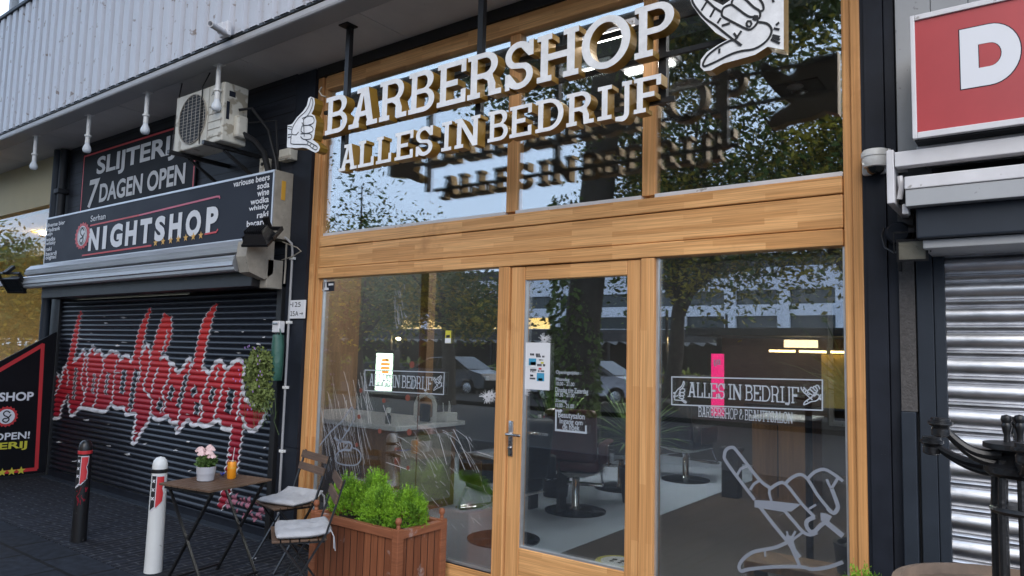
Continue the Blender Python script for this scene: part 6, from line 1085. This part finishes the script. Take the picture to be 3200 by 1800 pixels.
tree('tree with lamplight painted into its leaves, reflected at the right edge of the right-hand pane', TB.x+5.6, MY-TB.y+.5, 9, .22, (6.6, 3.6, 4.1), 24000, 23, gold=.5, leaf=.18, nb=22)
for i, (px_, py_, zc, rx, rz, nn, lb_) in enumerate(((1395, 1262, 3.6, 2.6, 1.7, 9000, 'low bushy tree reflected in the middle of the cracked pane'), (1110, 1235, 4.6, 3.6, 3.0, 11000, 'dense tree reflected in the left half of the cracked pane'), (1040, 1225, 5.2, 4.2, 3.6, 10000, 'tall dense tree reflected at the left edge of the cracked pane'))):
    q = G(px_, py_); tree(lb_, q.x, MY-q.y, 9, .24, (zc, rx, rz), nn, 30+i, gold=.3, leaf=.18)
tree('broad tree reflected in the lit window at the far left', -58, MY-22, 9, .3, (5.5, 8, 5.0), 26000, 44, gold=.2, leaf=.4, nb=24)
tree('added broad tree filling bright sky gaps in the lit window at the far left', -76, MY-26, 9, .3, (6, 9, 5.5), 22000, 45, gold=.2, leaf=.45, nb=24)  # extra tree added to block reflected sky gaps
ob = thing('office_block', 'long white office block with dark strip windows reflected above the street', 'office building', (-60, -76, 0)); OY = MY-84
k = MB(); k.box(-170, 20, OY-12, OY, 0, 1.7); k.box(-170, 20, OY-12, OY, 1.7, 2.4)
rows = ((2.4, 3.85), (5.05, 6.6), (7.9, 9.6)); zt = [2.4, 3.85, 5.05, 6.6, 7.9, 9.6, 12.2]
k.box(-170, 20, OY-12, OY, 3.85, 5.05); k.box(-170, 20, OY-12, OY, 6.6, 7.9); k.box(-170, 20, OY-12, OY, 9.6, 12.2)
for i in range(32):
    x = -167.5+6.2*i-.35+.3
    for a, b in rows: k.box(x, x+1.35, OY-12, OY-.002, a, b)
k.done('wall', 'office_white', ob); k = MB(); k.box(-170, 20, OY-12, OY-.3, 12.2, 13.6); k.done('roof', 'roof_dark', ob)
for i in range(32):
    x = -167.5+6.2*i+1.3
    for r_i, (a, b) in enumerate(rows):
        if i > 26: continue
        k = MB(); k.box(x, x+4.85, OY-.6, OY-.5, a, b); lit = (r_i == 1 and 13 <= i <= 17 and i != 15) or (r_i == 0 and i == 8); k.done('window', 'window_lit' if lit else 'office_glass', ob)
def car(label, x, y, m, face=1):
    t = thing('parked_car', label, 'car', (x, y, -.02), 0, 'cars parked across the road'); k = MB()
    prof = [(-2.15, .35), (-2.2, .62), (-2.1, .86), (-1.45, .93), (-.75, 1.40), (.35, 1.46), (1.25, .98), (2.0, .86), (2.2, .62), (2.18, .34)]
    def ring(yy, ins): return [(px*(1-ins*.02), yy, z if z < .95 else .95+(z-.95)*(1-.0*ins)) for px, z in prof]
    L_ = []; 
    for yy, sq in ((-.86, 1), (-.80, 0), (.80, 0), (.86, 1)): L_.append([(px*(.985 if sq else 1), yy*(1 if z < .97 else .80), (z-.03 if sq and z > 1 else z)) for px, z in prof])
    n = len(prof); vs = [v for r_ in L_ for v in r_]; fs = [(i*n+j, i*n+(j+1) % n, (i+1)*n+(j+1) % n, (i+1)*n+j) for i in range(3) for j in range(n)]+[tuple(range(n-1, -1, -1)), tuple(range(3*n, 4*n))]; k.add([(v[0]*face, v[1], v[2]) for v in vs], fs); k.done('body', m, t, 30, True)
    for s in (-1, 1):
        k = MB(); yy = s*.775; pts = [(-1.3, .98), (-.72, 1.36), (-.25, 1.39), (-.25, .98)]; pts2 = [(-.18, .98), (-.18, 1.39), (.34, 1.40), (1.1, 1.0)]
        for P_ in (pts, pts2): k.add([(px*face, s*(.872-.17*(z-.97)/.45) if z > .97 else s*.872, z) for px, z in P_], [(0, 1, 2, 3)])
        k.done('side_window', 'car_glass', t, None, True)
        for wx in (-1.35, 1.38):
            k = MB(); k.lathe([(.30, -.09), (.32, -.07), (.32, .07), (.30, .09), (.2, .095), (.2, -.09)], (wx*face, s*.80, .32), 24, (0, 1, 0)); w_ = k.done('wheel', 'tyre', t, 40, True); k = MB(); k.lathe([(.2, .0), (.19, .012), (.05, .02), (0, .02)], (wx*face, s*.885, .32), 14, (0, s, 0)); k.done('rim', 'steel', w_, 40, True)
        k = MB(); k.box(face*2.02, face*2.19, s*.55, s*.80, .62, .76, .02); k.done('headlight', 'frost', t, None, True)
    k = MB(); k.add([(1.22*face, -.70, 1.0), (1.22*face, .70, 1.0), (.42*face, .64, 1.44), (.42*face, -.64, 1.44)], [(0, 1, 2, 3)]); k.v = [(v[0]+.015*face, v[1], v[2]+.02) for v in k.v]; k.done('windscreen', 'car_glass', t, None, True); return t
cw = G(1923, 1272); car('silver car reflected beside the ivy-clad tree in the door glass', cw.x-1.4, MY-cw.y-.9, 'car_silver', 1); car('dark car reflected low in the left part of the door glass', cw.x-7.6, MY-cw.y-.9, 'car_dark', 1); q = G(1120, 1232); car('pale car reflected low at the left edge of the cracked pane', q.x-7, MY-q.y-.9, 'car_silver', -1)
# tram shelter with a pink banner and warm tubes
sv = G(2230, 1318); SX0, SY_ = sv.x-.1, MY-sv.y
shl = thing('tram_shelter', 'dark tram shelter with warm tubes and a pink banner reflected in the right-hand pane', 'shelter', (SX0+2.5, SY_, 0)); k = MB(); k.box(SX0-.6, SX0+6.5, SY_-1.6, SY_+.1, 2.22, 2.42, .02); k.done('roof', 'black_metal', shl)
for x in (SX0-.3, SX0+2.6, SX0+6.2): k = MB(); k.box(x-.06, x+.06, SY_-1.5, SY_-1.4, -.02, 2.22); k.done('post', 'black_metal', shl)
k = MB(); k.box(SX0-.3, SX0+6.2, SY_-1.55, SY_-1.5, .2, 2.2); k.done('rear_screen', 'walnut', shl); k = MB(); k.box(SX0+.02, SX0+.34, SY_-.1, SY_-.02, .15, 1.75, .01); k.done('banner', 'ad_pink', shl)
k = MB(); fit(k, 'BJ', SX0+.09, 1.42, SX0+.27, 1.60, lambda u, v: (2*SX0+.36-u, SY_-.015, v), bold=.03); k.done('banner_print', 'sign_white', shl)
for i in range(3): k = MB(); k.tube([(SX0+1.25+i*.75, SY_-.9, 1.86), (SX0+1.9+i*.75, SY_-.9, 1.86)], .03, 8); k.done('light_tube', 'lamp_tube', shl)
k = MB(); k.box(SX0+1.75, SX0+2.55, SY_-.5, SY_-.45, 1.95, 2.14); k.done('line_sign', 'lamp_soft', shl); k = MB(); k.box(SX0+.6, SX0+5.8, SY_-1.2, SY_-.8, .42, .47, .01); k.box(SX0+.7, SX0+.8, SY_-1.1, SY_-.9, 0, .42); k.box(SX0+5.6, SX0+5.7, SY_-1.1, SY_-.9, 0, .42); k.done('bench', 'dark_inner', shl)
k = MB(); k.box(SX0+2.5, SX0+3.3, SY_-1.45, SY_-1.0, .47, 1.8, .01); k.done('timetable_case', 'yellow_wall', shl)
q = mir(1170, 1225, 19.0); q3 = mir(1226, 1105, 19.0)
adp = thing('advert_pillar', 'glowing green and orange advert panel reflected in the cracked pane', 'advert panel', ((q.x+q3.x)/2, q.y, 0)); k = MB(); k.box(q.x-.1, q3.x+.1, q.y-.3, q.y-.02, q.z-.15, q3.z+.12, .02); k.box(q.x+.3, q3.x-.3, q.y-.25, q.y-.08, -.02, q.z-.15); k.done('case', 'black_metal', adp); k = MB(); k.box(q.x, q3.x, q.y-.018, q.y-.01, q.z, q3.z); k.done('panel', 'ad_lit', adp); k = MB()
for i, (a, b) in enumerate(((.34, .8), (.3, .86), (.3, .86), (.36, .8))): zz = q3.z-(q3.z-q.z)*(.14+.10*i); ww = q3.x-q.x; k.box(q.x+ww*a, q.x+ww*b, q.y-.009, q.y-.004, zz-.10, zz)
k.done('advert_print', 'ad_orange', adp)
LP = [mir(1222, 1058, 20.5), mir(2115, 1062, 22), mir(1433, 1003, 26), mir(2300, 1067, 26)]
sl0 = None
for i, p in enumerate(LP):
    if sl0 is None:
        sl0 = thing('street_lamp', 'lit street lamp reflected in the middle of the cracked pane', 'street lamp', (p.x, p.y, 0), 0, 'lit street lamps across the road'); k = MB(); k.tube([(0, 0, 0), (0, 0, 3.0), (.05, 0, p.z+.1)], [.07, .05, .035], 8); k.done('pole', 'black_metal', sl0, 40, True); k = MB(); k.tube([(.05, 0, p.z+.12), (.3, 0, p.z+.1), (.55, 0, p.z+.06)], [.03, .07, .05], 8); k.done('hood', 'black_metal', sl0, 40, True); k = MB(); k.ball((.36, 0, p.z+.0), .09, sc=(1.6, 1, .7)); k.done('lamp', 'lamp_warm', sl0, 40, True); z0 = p.z
    else: d = dup(sl0, (p.x-.36, p.y, 0), ('', 'lit street lamp reflected beside the spreading tree in the right-hand pane', 'lit street lamp reflected above the yellow sticker in the cracked pane', 'lit street lamp reflected against the office windows in the right-hand pane')[i]); d.scale = (1, 1, p.z/z0)
hd = thing('hedge', 'long low dark hedge across the road, reflected behind the cars', 'hedge', (-45, MY-23, 0)); v, f = foliage(9000, (0, 0, .7), (66, .5, .62), .28, 1.8, .05, seed=51); v[:, 2] = np.clip(v[:, 2], .0, 1.5); k = MB(); k.add(v, f); k.done('leaves', 'leaf_tree', hd, None, True)  # left end lengthened to block sky reflected in the lit window
k = MB(); k.box(-65, 65, -.3, .3, 0, 1.05, .15); k.done('branches', 'dark_inner', hd, None, True)
st_ = thing('market_stall', 'long dark market canopy with a scalloped white edge reflected under the office block', 'stall', (-25, MY-34, 0)); k = MB(); k.box(-60, 14, MY-40, MY-34, 2.35, 3.0); k.done('roof', 'roof_dark', st_); k = MB()
for i in range(92): x = -59.8+i*.8; k.add([(x, MY-33.98, 2.36), (x+.7, MY-33.98, 2.36), (x+.55, MY-33.98, 2.16)], [(0, 1, 2)])
k.done('scalloped_edge', 'grey_render', st_); k = MB(); k.box(-60, 14, MY-40, MY-39.8, 0, 2.35); k.done('rear_wall', 'dark_inner', st_)
for i in range(10): k = MB(); k.box(-59+i*8, -58.85+i*8, MY-34.2, MY-34.05, 0, 2.35); k.done('post', 'black_metal', st_)
ps = G(790, 1746); o = thing('paper_scrap', 'tiny white paper scrap on the paving between the table and the chair', 'litter', (ps.x, ps.y, 0)); k = MB(); k.add([(-.03, -.012, .002), (.0, -.02, .006), (.032, .004, .002), (.02, .02, .008), (-.015, .016, .003)], [(0, 1, 4), (1, 3, 4), (1, 2, 3)]); k.done('paper', 'sign_white', o, None, True)
k = MB(); k.box(-.012, .012, -.004, .004, .0005, .0015); k.done('filter', 'sign_yellow', o, None, True)
